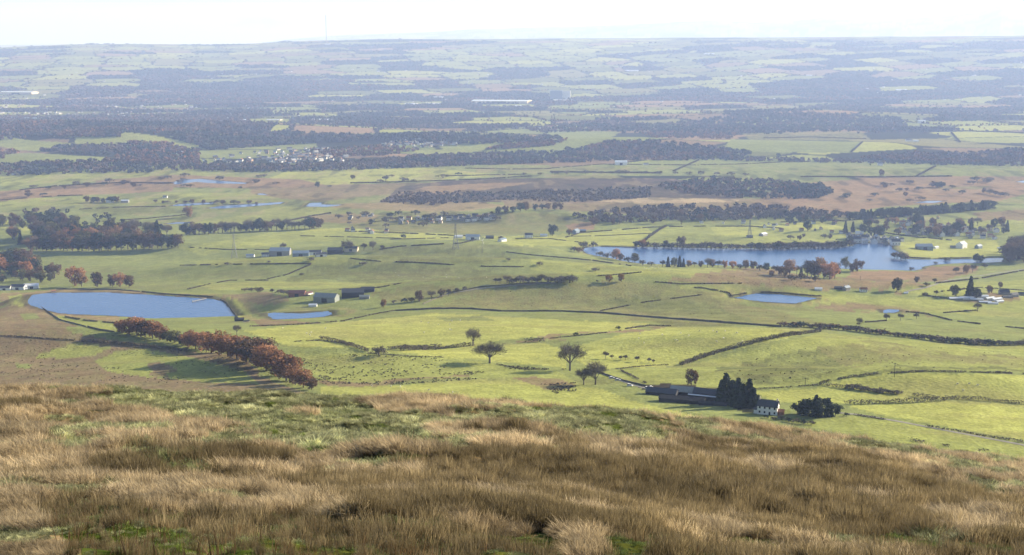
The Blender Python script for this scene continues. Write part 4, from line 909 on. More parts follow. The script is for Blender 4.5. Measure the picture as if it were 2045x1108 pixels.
HED = [
 ([(130,633),(170,640),(238,646)],1.6,2,'low thorny hedge along the near reservoir bank'),
 ([(160,681),(200,685),(245,689),(300,694),(375,702)],2.6,3,'thick dark gorse hedge across the brown moor'),
 ([(0,671),(60,674),(100,677),(150,680)],1.4,2,'broken line of gorse at the outer end of the moor hedge'),
 ([(640,676),(680,684),(735,702)],2.2,3,'shrubby hedge running down to the big bare bush'),
 ([(775,698),(815,696),(880,697),(945,690)],2.6,3,'dark hedge between the big bush and the upright bare tree'),
 ([(800,700),(880,698)],3.6,3,'tallest dark thicket within the pasture hedge'),
 ([(735,705),(820,712),(900,714),(960,722),(1050,738),(1130,738)],1.0,1.6,'low dark bank line passing under the spreading tree'),
 ([(1361,729),(1440,702),(1520,681),(1560,673),(1640,662)],3.0,4,'long thick brown hedge climbing the pasture behind the barns'),
 ([(1230,737),(1300,730),(1361,728)],1.0,1.5,'thin hedge end leading to the thick brown hedge'),
 ([(1640,764),(1700,753),(1760,746),(1850,742),(1950,744),(2060,748)],1.8,2,'dark hedge curving over the smooth bright field'),
 ([(1640,768),(1690,776)],2.2,2.4,'short end of hedge at the field corner'),
 ([(1800,787),(1860,796),(1885,799)],2.2,2.4,'thin hedge tail below the smooth bright field'),
 ([(1690,808),(1760,806),(1820,804),(1888,800)],2.6,3,'brown hedge behind the evergreens'),
 ([(1890,796),(1960,799),(2060,808)],2.2,2.4,'dark hedge past the brown hedge end'),
 ([(1480,780),(1560,774),(1640,768)],1.0,1.4,'thin field line behind the conifers'),
 ([(1690,826),(1760,837),(1880,857),(2060,886)],1.4,2,'low hedge along the farm track'),
 ([(1820,880),(1900,892),(2000,905)],1.6,3,'scrubby line on the field below the track'),
 ([(1800,622),(1850,627),(1900,640),(1960,648),(2060,658)],1.5,2,'dark hedge falling away from the tiny pool'),
 ([(1885,625),(1950,620)],1.6,2,'short bank below the lone bare tree'),
 ([(1728,644),(1770,641)],1.6,2,'short dark bank beside the pool trees'),
 ([(1285,483),(1300,471),(1315,460),(1330,452)],3.0,4,'thick hedge dropping to the lake'),
 ([(1140,472),(1200,471),(1300,466)],0.9,2,'thin fence hedge above the lake'),
 ([(1130,474),(1160,465),(1300,454),(1400,452),(1500,452),(1560,456)],1.6,3,'long dark hedge along the fields beyond the lake'),
 ([(1140,516),(1190,521),(1260,531)],1.6,2,'sloping hedge near the lake tip'),
 ([(1010,503),(1060,509),(1140,516)],1.2,2,'dark line over the green hill to the lake tip'),
 ([(1030,477),(1100,477),(1160,484)],1.0,2,'fence line below the dome shaped tree'),
 ([(380,494),(450,498),(560,499)],0.9,2,'fence line by the first pylon'),
 ([(360,530),(460,528),(620,526)],1.3,2,'dark hedge in front of the long farm'),
 ([(625,526),(600,537),(575,548),(535,557)],1.4,3,'diagonal hedge climbing to the long farm'),
 ([(535,560),(460,560),(420,567),(375,578)],1.3,2,'dark line above the reservoir hill'),
 ([(600,471),(680,473),(800,476)],1.0,2,'dotted bush line on the green hill crest'),
 ([(780,478),(860,476),(935,474)],1.0,2,'hedge line to the curved barn'),
 ([(760,498),(800,492),(870,488),(920,486),(955,478)],1.8,3,'hedge curving to the curved barn'),
 ([(700,516),(760,522)],1.0,2,'short dark line past the long farm'),
 ([(790,523),(850,525),(905,529)],1.6,3,'dark hedge in the dip behind the green dome'),
 ([(960,532),(1050,533)],1.3,3,'broken bushes in the dip of the green dome'),
 ([(560,580),(600,590),(640,592)],1.6,3,'hedge by the red brown farm roofs'),
 ([(680,578),(760,574),(800,566)],1.4,3,'hedge rising from the low dark farm'),
 ([(1180,552),(1215,550),(1280,544)],1.4,2,'dark hedge behind the orange trees'),
 ([(1370,573),(1410,576),(1455,585),(1462,592)],1.5,2,'dark hedge leading to the four sided pool'),
 ([(1465,590),(1508,583),(1560,585),(1640,592)],1.4,2,'dark rim along the four sided pool'),
 ([(1200,621),(1290,603),(1400,589)],1.1,3,'faint hedge over the olive hill'),
 ([(1310,563),(1360,567),(1480,566)],1.2,3,'line of low scrub under the brown knoll'),
 ([(690,640),(760,625),(790,620)],1.2,2,'stream bushes running from the small blue pool'),
 ([(500,652),(600,648),(690,641)],1.3,2.5,'bushes on the outflow of the small blue pool'),
 ([(590,682),(640,680),(700,688)],1.2,2.5,'ditch bushes behind the beech row end'),
 ([(1050,683),(1086,682)],3.0,3,'dark hollow of scrub above the green bank'),
 ([(1100,676),(1180,668),(1240,660)],1.0,3,'scrubby bank above the oak'),
 ([(1250,657),(1300,650),(1345,652)],1.4,3,'scrub on the far end of the bank'),
 ([(1240,740),(1290,765)],1.2,2,'hedge of the lane to the barns'),
 ([(1870,566),(1960,556),(2045,540)],1.8,3,'lane hedge below the lake outlet'),
 ([(1880,582),(1960,574),(2045,580)],1.2,2,'field hedge above the glasshouses'),
 ([(1800,583),(1860,592),(1900,597)],1.3,2,'hedge leading to the glasshouses'),
 # far walls and hedges
 ([(1090,337),(1200,328),(1400,330),(1430,328)],2.0,4,'dark far hedge at the foot of the knoll wood'),
 ([(1100,344),(1200,345),(1320,346)],4.0,6,'bushy far hedge below the knoll'),
 ([(1345,342),(1395,320)],3.0,5,'diagonal far hedge between two pastures'),
 ([(1400,329),(1470,328),(1540,325)],2.0,4,'far pasture wall beyond the diagonal hedge'),
 ([(1525,276),(1620,274),(1730,278)],2.5,4,'far hedge along the brown field top'),
 ([(1700,304),(1722,284)],3.0,4,'short slanting far hedge'),
 ([(1780,262),(1900,261),(2060,266)],3.5,4,'dark far hedge below the white barn'),
 ([(1900,265),(1917,284)],3.5,5,'slanting hedge from the white barn fields'),
 ([(1950,240),(2060,247)],2.5,4,'far hedge past the dark copse'),
 ([(1600,353),(1760,354),(1900,352)],2.5,5,'bush line on the margin of the brown moor'),
 ([(1830,352),(1868,332)],2.5,5,'slanting bush line above the brown moor'),
 ([(1525,325),(1640,322)],2.0,4,'straight wall on the far smooth pasture'),
 ([(0,400),(60,395),(120,391),(170,390)],2.0,5,'dark hedge beneath the rusty meadow'),
 ([(40,380),(110,372),(240,365),(345,366)],2.4,5,'dark bushes along the river in the rusty meadow'),
 ([(700,366),(850,362),(960,358),(1060,352)],2.2,5,'hedge on the rim of the purple heath'),
 ([(870,352),(960,350),(1050,348)],2.0,4,'bush line across the valley pastures'),
 ([(930,336),(1020,338),(1100,337)],1.8,4,'curved ditch hedge on the brown valley field'),
 ([(160,418),(240,414),(330,412)],1.4,3,'faint hedge over the dull valley field'),
 ([(240,440),(300,436),(380,428)],1.6,3,'hedge leading to the lone orange tree'),
 ([(560,445),(620,432),(660,426)],2.2,4,'bushy hedge rounding the brown hill field'),
 ([(690,462),(760,464),(900,470),(960,472)],1.6,3,'hedge below the hillside hamlet'),
 ([(860,432),(930,430)],2.0,3,'garden hedge of the hillside hamlet'),
 ([(1700,455),(1800,470),(1900,480)],1.8,3,'hedge through the lakeside houses'),
 ([(1560,444),(1640,440),(1690,442)],1.6,3,'field hedge beside the big dark round tree'),
 ([(1805,514),(1860,516),(1940,515)],1.2,2,'reedy edge of the green spit'),
 ([(1200,493),(1270,494)],1.2,2,'reeds at the far lake corner'),
]
for a_ in HED: hedge(*a_)
wall([(76,609),(95,622),(120,639),(155,648),(200,659),(228,663)], 1.3, 'stone wall slanting down from the reservoir to the beech row')
wall([(113,577),(240,579),(330,587),(425,593)], 1.5, 'straight stone wall along the far reservoir bank')
wall([(440,598),(452,604),(462,618),(476,636)], 1.2, 'stone edging on the dam end of the reservoir')
wall([(790,621),(870,617),(940,617),(1000,622),(1120,622),(1210,626),(1300,634),(1400,641),(1560,653)], 2.0, 'long dark stone wall sweeping under the olive hill')
wall([(845,607),(900,584),(960,573),(1050,566),(1100,564)], 1.2, 'field wall along the back of the olive hill')
wall([(1190,742),(1250,762),(1290,772)], 1.2, 'stone wall beside the lane to the barns')

# ------------------------------------------------------------------ buildings
M['white'] = mat('white harling', (0.72, 0.71, 0.68), 0.9, 0.2, [(1.5, 0.06)])
M['cream'] = mat('cream render', (0.55, 0.47, 0.35), 0.9, 0.2, [(1.5, 0.08)])
M['brick'] = mat('red brown brick', (0.28, 0.13, 0.08), 0.9, 0.2, [(1.5, 0.15)])
M['grey'] = mat('grey stone', (0.25, 0.24, 0.22), 0.9, 0.2, [(1.5, 0.15)])
M['slate'] = mat('dark slate', (0.045, 0.050, 0.062), 0.6, 0.4, [(1.2, 0.15)])
M['tile'] = mat('orange brown tiles', (0.26, 0.12, 0.07), 0.8, 0.2, [(1.2, 0.15)])
M['sheet'] = mat('grey green roof sheeting', (0.20, 0.22, 0.20), 0.6, 0.4, [(0.6, 0.12)])
M['blue'] = mat('blue grey roof sheeting', (0.16, 0.21, 0.27), 0.5, 0.5, [(0.6, 0.12)])
M['maroon'] = mat('maroon roof sheeting', (0.12, 0.055, 0.05), 0.7, 0.3, [(0.6, 0.12)])
M['pale'] = mat('pale roof sheeting', (0.62, 0.64, 0.66), 0.4, 0.5, [(0.6, 0.08)])
M['black'] = mat('dark timber cladding', (0.035, 0.034, 0.036), 0.9, 0.2, [(0.6, 0.2)])
M['glass'] = mat('window glass', (0.03, 0.035, 0.045), 0.15, 0.6)
M['steel'] = mat('galvanised steel', (0.12, 0.125, 0.13), 0.6, 0.4)
def pybox(x0, x1, y0, y1, z0, z1):
    v = np.array([(x, y, z) for x in (x0, x1) for y in (y0, y1) for z in (z0, z1)], float)
    return v, np.array([(0, 1, 3, 2), (4, 6, 7, 5), (0, 4, 5, 1), (2, 3, 7, 6), (0, 2, 6, 4), (1, 5, 7, 3)])
def gable(w_, d_, h_, rh):
    """walls with gable ends (ridge along x)"""
    v, f = pybox(-w_ / 2, w_ / 2, -d_ / 2, d_ / 2, -1.5, h_)
    g1 = np.array([(-w_ / 2, -d_ / 2, h_), (-w_ / 2, d_ / 2, h_), (-w_ / 2, 0, h_ + rh), (-w_ / 2, 0, h_ + rh)]); g2 = g1.copy(); g2[:, 0] *= -1
    return join([(v, f), (g1, np.array([(0, 1, 2, 3)])), (g2, np.array([(1, 0, 3, 2)]))])
def roofm(w_, d_, h_, rh, ov=0.35, th=0.22):
    parts = []
    for s in (-1, 1):
        e = np.array([s * (d_ / 2 + ov), h_ - ov * rh / (d_ / 2)]); t_ = np.array([0, h_ + rh])
        v = []
        for x in (-w_ / 2 - ov, w_ / 2 + ov):
            for (y, z) in (e, t_): v += [(x, y, z + 0.02), (x, y, z + th)]
        parts.append((np.array(v), np.array([(0, 1, 3, 2), (4, 6, 7, 5), (0, 4, 5, 1), (2, 3, 7, 6), (0, 2, 6, 4), (1, 5, 7, 3)])))
    return join(parts)
BM = {}
def building(kind, w_, d_, h_, rh, wallm, roofmt, windows=0, chim=0, door=False, doorm='black'):
    k_ = (kind, w_, d_, h_, rh, wallm, roofmt, windows, chim, door)
    if k_ in BM: return BM[k_]
    P_ = [('wall', np_mesh('wall', *gable(w_, d_, h_, rh), M[wallm])), ('roof', np_mesh('roof', *roofm(w_, d_, h_, rh), M[roofmt]))]
    for i in range(chim):
        x = (-1) ** i * (w_ / 2 - 0.7); P_.append(('chimney', np_mesh('chimney', *join([pybox(x - .45, x + .45, -.4, .4, h_ + rh - 0.7, h_ + rh + 1.1), pybox(x - .2, x + .2, -.2, .2, h_ + rh + 1.1, h_ + rh + 1.5)]), M['grey' if wallm != 'white' else 'cream'])))
    fl = max(1, int(h_ / 2.5))
    for q in range(fl):
        for i in range(windows):
            x = -w_ / 2 + (i + 0.5) * w_ / windows; z = 1.0 + q * 2.6
            if door and q == 0 and i == windows // 2: continue
            for s in (-1, 1): P_.append(('window', np_mesh('window', *pybox(x - .5, x + .5, s * d_ / 2 - .05, s * d_ / 2 + .05, z, z + 1.25), M['glass'])))
    if door:
        x = -w_ / 2 + (windows // 2 + 0.5) * w_ / windows if windows else 0; dw = 0.5 if h_ < 7 and kind == 'house' else w_ * 0.12
        P_.append(('door', np_mesh('door', *pybox(x - dw, x + dw, -d_ / 2 - .06, -d_ / 2 + .05, 0, 2.1 if kind == 'house' else h_ * 0.8), M[doorm])))
        if kind != 'house': P_.append(('door', np_mesh('door', *pybox(-w_ / 2 - .06, -w_ / 2 + .05, -d_ * .22, d_ * .22, 0, h_ * 0.8), M[doorm])))
    BM[k_] = P_
    return P_
def place(name, cat, parts, p, rz, label, group=None, s=1.0):
    e = bpy.data.objects.new(name, None); scene.collection.objects.link(e); e.location = p; e.rotation_euler = (0, 0, rz); e.scale = (s, s, s)
    e['label'] = label; e['category'] = cat
    if group: e['group'] = group
    for nm_, me_ in parts: link(nm_, me_, e)
    return e
def bpx(u, v, wpx, kind, wallm, roofmt, rz, label, asp=0.55, hr=0.32, rr=0.2, group=None, windows=0, chim=0, door=False, name=None, doorm='black'):
    p = at_px(u, v); w_ = round(wpx / F * math.hypot(p[0], p[1]), 1)
    return place(name or kind, kind, building(kind, w_, round(w_ * asp, 1), round(w_ * hr, 1), round(w_ * rr, 1), wallm, roofmt, windows, chim, door, doorm), p, rz, label, group)
# the white farmhouse
p = at_px(1534, 826)
fh = place('farmhouse', 'house', building('house', 11.5, 6.4, 5.2, 3.0, 'white', 'slate', 4, 2, True), p, R_(-24), 'white two storey farmhouse with dark slate roof between two evergreen clumps', s=1.1)
ext = pybox(0, 1, 0, 1, 0, 1)
v, f = roofm(3.2, 5.0, 2.4, 1.1); v = v + np.array([7.3, 0.3, 0]); link('side_roof', np_mesh('side_roof', v, f, M['tile']), fh, label='brown roof of the low side wing')
v, f = gable(3.0, 5.0, 2.4, 1.1); v = v + np.array([7.3, 0.3, 0]); link('side_wing', np_mesh('side_wing', v, f, M['brick']), fh)
v, f = gable(2.2, 2.0, 2.3, 0.9); v = v + np.array([-6.9, -1.2, 0]); link('porch', np_mesh('porch', v, f, M['white']), fh)
v, f = roofm(2.2, 2.0, 2.3, 0.9, 0.2); v = v + np.array([-6.9, -1.2, 0]); link('porch_roof', np_mesh('porch_roof', v, f, M['slate']), fh)
for y_ in (-1.5, 1.5):
    link('window', np_mesh('window', *pybox(5.7, 5.82, y_ - .45, y_ + .45, 3.6, 4.8), M['glass']), fh)
# the barn complex
bpx(1362, 803, 92, 'barn', 'black', 'black', R_(-17), 'long low black barn nearest the conifers', 0.26, 0.09, 0.05, door=True)
bpx(1322, 788, 62, 'barn', 'black', 'slate', R_(-20), 'dark barn at the lane end of the barn group', 0.45, 0.12, 0.11, door=True)
bpx(1368, 786, 58, 'barn', 'black', 'sheet', R_(-18), 'barn with the grey green sheet roof in the middle of the group', 0.55, 0.13, 0.13, door=True)
bpx(1412, 790, 52, 'barn', 'black', 'slate', R_(-22), 'barn with a dark gable behind the pale strip roof', 0.55, 0.14, 0.14, door=True)
bpx(1402, 796, 56, 'shed', 'black', 'pale', R_(-21), 'narrow lean-to shed with a pale strip roof beside the black barn', 0.06, 0.12, 0.015)
bpx(1424, 809, 56, 'barn', 'black', 'black', R_(-18), 'lowest black barn in front of the conifers', 0.3, 0.09, 0.06, door=True)
# farms of the middle distance
B_ = [(38,578,27,'barn','white','slate',-8,'dark roofed white barn beside the reservoir farm'),(63,576,26,'barn','white','pale',20,'pale roofed barn beside the reservoir farm'),(10,579,22,'shed','white','slate',5,'low white shed at the reservoir farm'),
 (107,583,8,'hut','cream','brick',30,'tiny cream hut on the reservoir shore'),(492,643,11,'hut','cream','black',35,'small hut with a cream gable on the dam'),(478,641,18,'shed','black','black',10,'low dark shed joined to the dam hut'),
 (500,513,16,'shed','white','blue',0,'outermost small blue shed of the long farm'),(560,509,40,'barn','grey','blue',0,'long blue grey barn of the long farm'),(601,512,32,'barn','blue','blue',6,'high blue green barn in the middle of the long farm'),(641,512,22,'barn','white','slate',18,'barn with a white gable in the long farm'),(630,508,24,'barn','white','slate',0,'white walled dark roofed barn of the long farm'),(670,505,30,'barn','black','slate',0,'dark barn near the end of the long farm'),(702,501,26,'shed','cream','slate',-8,'end shed of the long farm under the big grey bush'),(530,512,14,'house','white','slate',5,'little white house of the long farm'),
 (594,591,32,'barn','brick','maroon',0,'long barn with a maroon roof in the middle farm'),(617,588,16,'barn','white','maroon',60,'round shouldered white barn beside the maroon roof'),(652,602,46,'barn','sheet','sheet',-14,'big grey green barn of the middle farm'),(625,612,16,'shed','white','pale',0,'small white shed in front of the green barn'),(705,592,44,'barn','black','slate',6,'long low dark barn at the uphill end of the middle farm'),(735,582,26,'barn','black','slate',0,'dark barn with a raised end up the middle farm'),(728,596,20,'shed','grey','sheet',0,'grey sheet shed below the uphill barn'),
 (944,478,28,'barn','white','blue',0,'curved blue barn on the hill skyline'),(916,475,16,'shed','white','pale',8,'pale shed just before the curved barn'),(1003,482,18,'barn','white','blue',55,'blue barn end-on beside its shadow'),(978,476,16,'barn','black','slate',0,'dark barn between the curved and the blue barns'),(1056,474,16,'house','white','slate',0,'white cottage short of the dome shaped tree'),(1086,472,14,'shed','white','pale',0,'pale shed at the foot of the dome shaped tree'),(1150,466,16,'house','blue','blue',60,'blue grey house past the dome shaped tree'),(1163,463,14,'barn','black','blue',0,'dark blue barn past the dome shaped tree'),
 (1524,471,18,'barn','grey','pale',50,'pale barn in the field beyond the lake'),(1497,474,12,'shed','grey','slate',0,'small dark shed in the field beyond the lake'),
 (1716,467,15,'barn','white','pale',0,'bright white round roofed barn at the head of the lake'),(1845,498,30,'barn','blue','blue',0,'long blue barn on the green spit'),(1869,496,12,'shed','white','pale',40,'bright white shed end on the green spit'),
 (1920,495,22,'house','white','blue',48,'large pale blue house above the green spit'),(1954,496,14,'house','blue','blue',40,'smaller pale blue house above the green spit'),(1903,494,10,'shed','grey','slate',0,'low shed between spit barn and blue house'),(1995,496,6,'shed','white','pale',0,'tiny white shed by the outlet grove'),
 (1690,579,15,'house','grey','blue',40,'bungalow with a blue grey roof on the brown knoll'),(1634,579,14,'shed','white','pale',0,'pale caravan shaped shed on the brown knoll'),(1724,582,14,'house','white','tile',0,'low white cottage by the brown knoll'),(1674,577,14,'shed','black','slate',0,'black shed beside the bungalow'),(1809,586,8,'shed','white','pale',0,'little pale shed under the broad dark tree'),
 (1758,330,10,'house','white','slate',0,'far pasture farm steading with dark trees'),(1240,329,24,'barn','white','pale',0,'long white far farm under the knoll'),(1290,329,10,'barn','white','slate',0,'small far shed under the knoll'),(1075,258,12,'house','white','slate',0,'white far farmhouse on the wooded rise'),(1098,257,12,'house','cream','tile',0,'cream far farmhouse on the wooded rise'),
 (1840,245,14,'barn','white','pale',0,'bright far white barn alone by the dark copse'),(1815,282,12,'barn','white','slate',0,'far farm in the tree line'),(1829,283,10,'barn','white','pale',0,'second far farm building in the tree line'),
 (220,404,14,'house','white','slate',0,'white house in the dark clump on the meadow'),(330,395,8,'house','white','slate',0,'tiny white cottage on the meadow'),(250,404,14,'barn','grey','pale',0,'pale barn beside the dark clump on the meadow'),(260,455,16,'barn','blue','blue',0,'blue green roof showing over the big wood'),(175,455,9,'house','white','slate',0,'white house half hidden by the big wood'),
 (360,307,14,'barn','white','pale',0,'pale shed under the ridge wood'),(28,349,8,'house','white','slate',0,'white cottage at the foot of the ridge'),(182,340,6,'house','white','slate',0,'white gable at the ridge foot'),(214,337,6,'house','white','slate',0,'second white gable at the ridge foot')]
for u, v_, w_, kd, wm, rm, rz, lb in B_:
    dt = w_ > 13 and kd == 'house'
    nw = 3 if dt else 0
    bpx(u, v_, w_, kd, wm, rm, R_(rz), lb, 0.55 if kd != 'house' else 0.6, 0.24 if kd != 'house' else 0.36, 0.14 if kd != 'house' else 0.22, windows=nw, chim=2 if kd == 'house' else 0, door=w_ > 20)
# glasshouse yard
for i, (u, v_, w_, rz) in enumerate([(1908,598,26,4),(1930,597,26,4),(1958,594,28,0),(1950,600,24,-8),(1976,597,22,30),(1990,599,24,30),(1967,605,22,-6),(1983,607,18,-8),(1996,603,18,28),(2012,594,20,8)]):
    bpx(u, v_, w_, 'glasshouse', 'white' if i % 3 else 'grey', 'pale' if i < 9 else 'slate', R_(rz), f'{ORD[i]} long pale roof of the glasshouse yard, counted from the olive tree end', 0.34, 0.12, 0.07, group='glasshouse yard')
for u, v_, w_, rz in [(2005,588,18,0),(2025,592,14,20),(2040,590,12,0)]:
    bpx(u, v_, w_, 'house', 'grey', 'slate', R_(rz), 'slate roofed house at the back of the glasshouse yard', 0.6, 0.3, 0.25, group='houses behind the glasshouse yard')
HM = [building('house', 10, 7, 4.6, 2.8, w_, r_, 3, c_) for w_, r_, c_ in (('white', 'slate', 2), ('cream', 'tile', 1), ('white', 'tile', 1), ('grey', 'slate', 2), ('white', 'blue', 1))]
HT = ['white slate roofed', 'cream tile roofed', 'white tile roofed', 'grey stone', 'white blue roofed']
HF = [[q for q in hm_ if q[0] in ('wall', 'roof')] for hm_ in HM]
def houses(poly, n_, where, far=False, s=(0.9, 1.3), pick=(0, 0, 1, 2, 3, 4), rz0=0.0):
    poly = np.array(poly, float); lo, hi = poly.min(0), poly.max(0); got = []; tries = 0
    while len(got) < n_ and tries < 4000:
        tries += 1; u, v_ = random.uniform(lo[0], hi[0]), random.uniform(lo[1], hi[1])
        if not inpoly(np.array([u]), np.array([v_]), poly)[0]: continue
        p_ = at_px(u, v_)
        if any(math.hypot(p_[0] - q[0], p_[1] - q[1]) < 15 for q in got): continue
        got.append(p_); k_ = random.choice(pick)
        place('house', 'house', (HF if far else HM)[k_], p_, rz0 + random.choice((0, math.pi / 2)) + random.uniform(-.3, .3), f'{HT[k_]} house {where}', f'houses {where}: {HT[k_]}', random.uniform(*s))
houses([(380,322),(440,312),(520,302),(600,296),(680,296),(700,312),(690,324),(560,326),(440,328)], 44, 'of the valley village below the black wood', True, (1.0, 1.5))
houses([(750,290),(800,280),(880,279),(915,290),(880,294),(800,296)], 34, 'of the hill estate', True, (0.9, 1.3), (0, 1, 4, 3))
houses([(890,440),(930,432),(970,432),(985,438),(930,442)], 18, 'of the hillside hamlet', False, (1.0, 1.6), (0, 0, 2, 3))
houses([(680,436),(740,430),(760,434),(700,440)], 6, 'on the lane above the hamlet', False, (0.9, 1.2), (0, 3))
houses([(800,440),(880,434),(880,446),(790,450)], 13, 'scattered before the hamlet', False, (0.9, 1.5), (0, 3, 1))
houses([(655,462),(700,458),(780,462),(770,467),(700,466)], 8, 'along the grey belt road', False, (0.9, 1.3), (0, 2, 3))
houses([(1690,474),(1800,482),(1790,490),(1700,484)], 32, 'at the head of the lake', False, (1.2, 2.0), (0, 0, 4, 3))
houses([(1800,470),(1990,478),(2000,462),(1850,448),(1800,446)], 48, 'beyond the green spit', False, (1.1, 1.8), (0, 0, 1, 2, 3))
houses([(1280,446),(1500,450),(1560,462),(1690,468),(1680,446),(1440,442)], 20, 'among trees beyond the lake fields', False, (0.7, 1.1), (0, 0, 3, 1))
houses([(1790,440),(1880,434),(1890,442),(1800,452)], 8, 'below the plantation', False, (0.8, 1.2), (0, 3, 1))
houses([(-40,228),(60,215),(300,200),(460,196),(460,235),(300,244),(100,240),(-40,240)], 18, 'of the far town', True, (0.9, 1.6), (0, 0, 1, 2, 4))
houses([(460,205),(900,200),(880,232),(480,240)], 12, 'scattered through the far wooded plain', True, (1.0, 1.8), (0, 0, 4))
houses([(1740,180),(2045,160),(2045,200),(1600,205)], 12, 'scattered over the far farmland', True, (1.0, 1.8), (0, 4))
def far_houses(poly, n_, label, seed):
    r = np.random.default_rng(seed); poly = np.array(poly, float); lo, hi = poly.min(0), poly.max(0)
    U_ = r.uniform(lo[0], hi[0], n_ * 5); V_ = r.uniform(lo[1], hi[1], n_ * 5); k_ = inpoly(U_, V_, poly); P = hit(U_[k_][:n_], V_[k_][:n_]); parts = []; cols = []
    for p_ in P:
        a_ = r.uniform(0, 3.14); s_ = r.uniform(0.9, 1.9); c_, q_ = math.cos(a_), math.sin(a_)
        for (v, f), cl in ((gable(13, 7, 4.5, 2.8), (.6, .58, .53) if r.uniform() < .6 else (.35, .26, .2)), (roofm(13, 7, 4.5, 2.8), (.1, .1, .12) if r.uniform() < .7 else (.3, .3, .31))):
            v = v * s_; v = np.stack([v[:, 0] * c_ - v[:, 1] * q_, v[:, 0] * q_ + v[:, 1] * c_, v[:, 2]], -1) + p_; parts.append((v, f)); cols.append(np.tile(cl, (len(v), 1)))
    v, f = join(parts); return link('town_houses', np_mesh('town_houses', v, f, wood_mat, np.concatenate(cols)), kind='stuff', label=label, category='houses')
far_houses([(-60,225),(60,190),(300,190),(460,186),(520,220),(460,240),(300,246),(100,242),(-60,240)], 420, 'countless little roofs of the far town', 701)
far_houses([(0,150),(500,130),(1100,130),(2045,120),(2045,200),(1300,215),(900,225),(500,205)], 200, 'specks of far villages over the plain', 703)
far_houses([(385,322),(440,312),(520,302),(600,296),(680,298),(700,324),(560,326),(440,328)], 90, 'crowded small roofs of the valley village', 705)
far_houses([(760,290),(800,281),(880,280),(912,289),(880,293)], 70, 'crowded small roofs of the hill estate', 707)
# far works and warehouses
W_ = [(1002,205,112,0.5,0.04,0.012,'cream','pale','very long low pale factory on the far plain'),(876,196,20,0.6,0.14,0.02,'white','pale','white far warehouse, the higher of two'),(898,200,18,0.6,0.12,0.02,'white','pale','white far warehouse, the lower of two'),(822,208,24,0.6,0.08,0.02,'white','pale','low white far warehouse before the pair'),(866,208,34,0.5,0.06,0.02,'cream','pale','cream far depot left of the long factory'),
 (1111,199,24,0.5,0.75,0.01,'blue','blue','dark blue slab of the far tall works'),(1129,199,20,0.5,0.85,0.01,'white','pale','bright white slab of the far tall works'),(1125,202,40,0.5,0.06,0.02,'white','pale','low white hall at the foot of the tall works'),
 (642,241,48,0.5,0.06,0.02,'white','pale','long white far shed past the ridge wood'),(548,240,28,0.5,0.06,0.02,'cream','pale','pale far shed past the ridge wood'),(490,240,14,0.5,0.1,0.05,'white','pale','small bright far shed past the ridge wood'),(865,228,26,0.5,0.05,0.02,'white','blue','blue white far shed on the wooded plain'),
 (38,187,64,0.4,0.05,0.02,'cream','pale','long far factory at the edge of the town'),(62,186,14,0.5,0.2,0.02,'white','pale','bright block on the end of the far factory'),(50,238,60,0.4,0.04,0.02,'blue','blue','blue far sheds behind the ridge wood'),(1416,108,20,0.5,0.08,0.02,'white','pale','white far shed near the pale horizon'),(1736,178,14,0.5,0.1,0.03,'white','pale','white far shed on a brown field edge'),(1800,180,20,0.5,0.08,0.03,'white','pale','second white far shed on a brown field edge'),(1240,110,8,0.5,0.2,0.03,'white','pale','tiny bright far building under the horizon'),(1305,198,16,0.5,0.08,0.03,'white','pale','small far shed past the tall works'),(1262,142,26,0.5,0.06,0.03,'white','pale','pale far works over the plain'),(1616,151,12,0.5,0.1,0.03,'white','pale','little far farm on pale fields'),(1036,212,16,0.5,0.1,0.03,'white','pale','small white shed before the long factory')]
for u, v_, w_, asp, hr, rr, wm, rm, lb in W_: bpx(u, v_, w_, 'warehouse', wm, rm, R_(random.uniform(-14, -4)), lb, asp, hr, rr, door=w_ > 40)

# ------------------------------------------------------------------ pylons, mast, turbine, poles
def lattice(h, wb, wt, n_, th):
    parts = []; c = [(-1, -1), (1, -1), (1, 1), (-1, 1)]
    W = lambda t_: wb + (wt - wb) * min(1, t_ / 0.7) if t_ < 0.7 else wt
    for k_ in range(n_):
        t0, t1 = k_ / n_, (k_ + 1) / n_
        for i in range(4):
            (x, y), (x2, y2) = c[i], c[(i + 1) % 4]; a_, b_ = W(t0) / 2, W(t1) / 2
            parts.append(tube((x * a_, y * a_, h * t0), (x * b_, y * b_, h * t1), th, th, 3))
            parts.append(tube((x * a_, y * a_, h * t0), (x2 * b_, y2 * b_, h * t1), th * .6, th * .6, 3))
            parts.append(tube((x2 * a_, y2 * a_, h * t0), (x * b_, y * b_, h * t1), th * .6, th * .6, 3))
    return join(parts)
def pylon(u, v_, hp, label):
    p_ = at_px(u, v_); h = px_h(p_, hp)
    e = bpy.data.objects.new('pylon', None); scene.collection.objects.link(e); e.location = p_; e.rotation_euler = (0, 0, 0.15); e['label'] = label; e['category'] = 'pylon'; e['group'] = 'pylons'
    link('lattice_tower', np_mesh('lattice_tower', *lattice(h, h * .24, h * .045, 9, 0.30), M['steel']), e)
    for z_, w_ in ((.93, .14), (.80, .20), (.68, .15)):
        parts = []
        for s in (-1, 1):
            parts += [tube((0, 0, h * z_), (s * h * w_, 0, h * z_), .16, .08, 3), tube((0, 0, h * (z_ + .05)), (s * h * w_, 0, h * z_), .1, .06, 3), tube((s * h * w_, 0, h * z_), (s * h * w_, 0, h * z_ - 1.8), .1, .1, 3)]
        link('crossarm', np_mesh('crossarm', *join(parts), M['steel']), e)
pylon(468, 516, 48, 'grey lattice pylon on the pasture before the long farm')
pylon(910, 498, 52, 'grey lattice pylon beside the curved barn and turbine')
pylon(1497, 474, 34, 'faint lattice pylon beyond the lake')
pylon(1842, 470, 30, 'faint lattice pylon among the houses past the spit')
p = at_px(963, 504); h = px_h(p, 24)
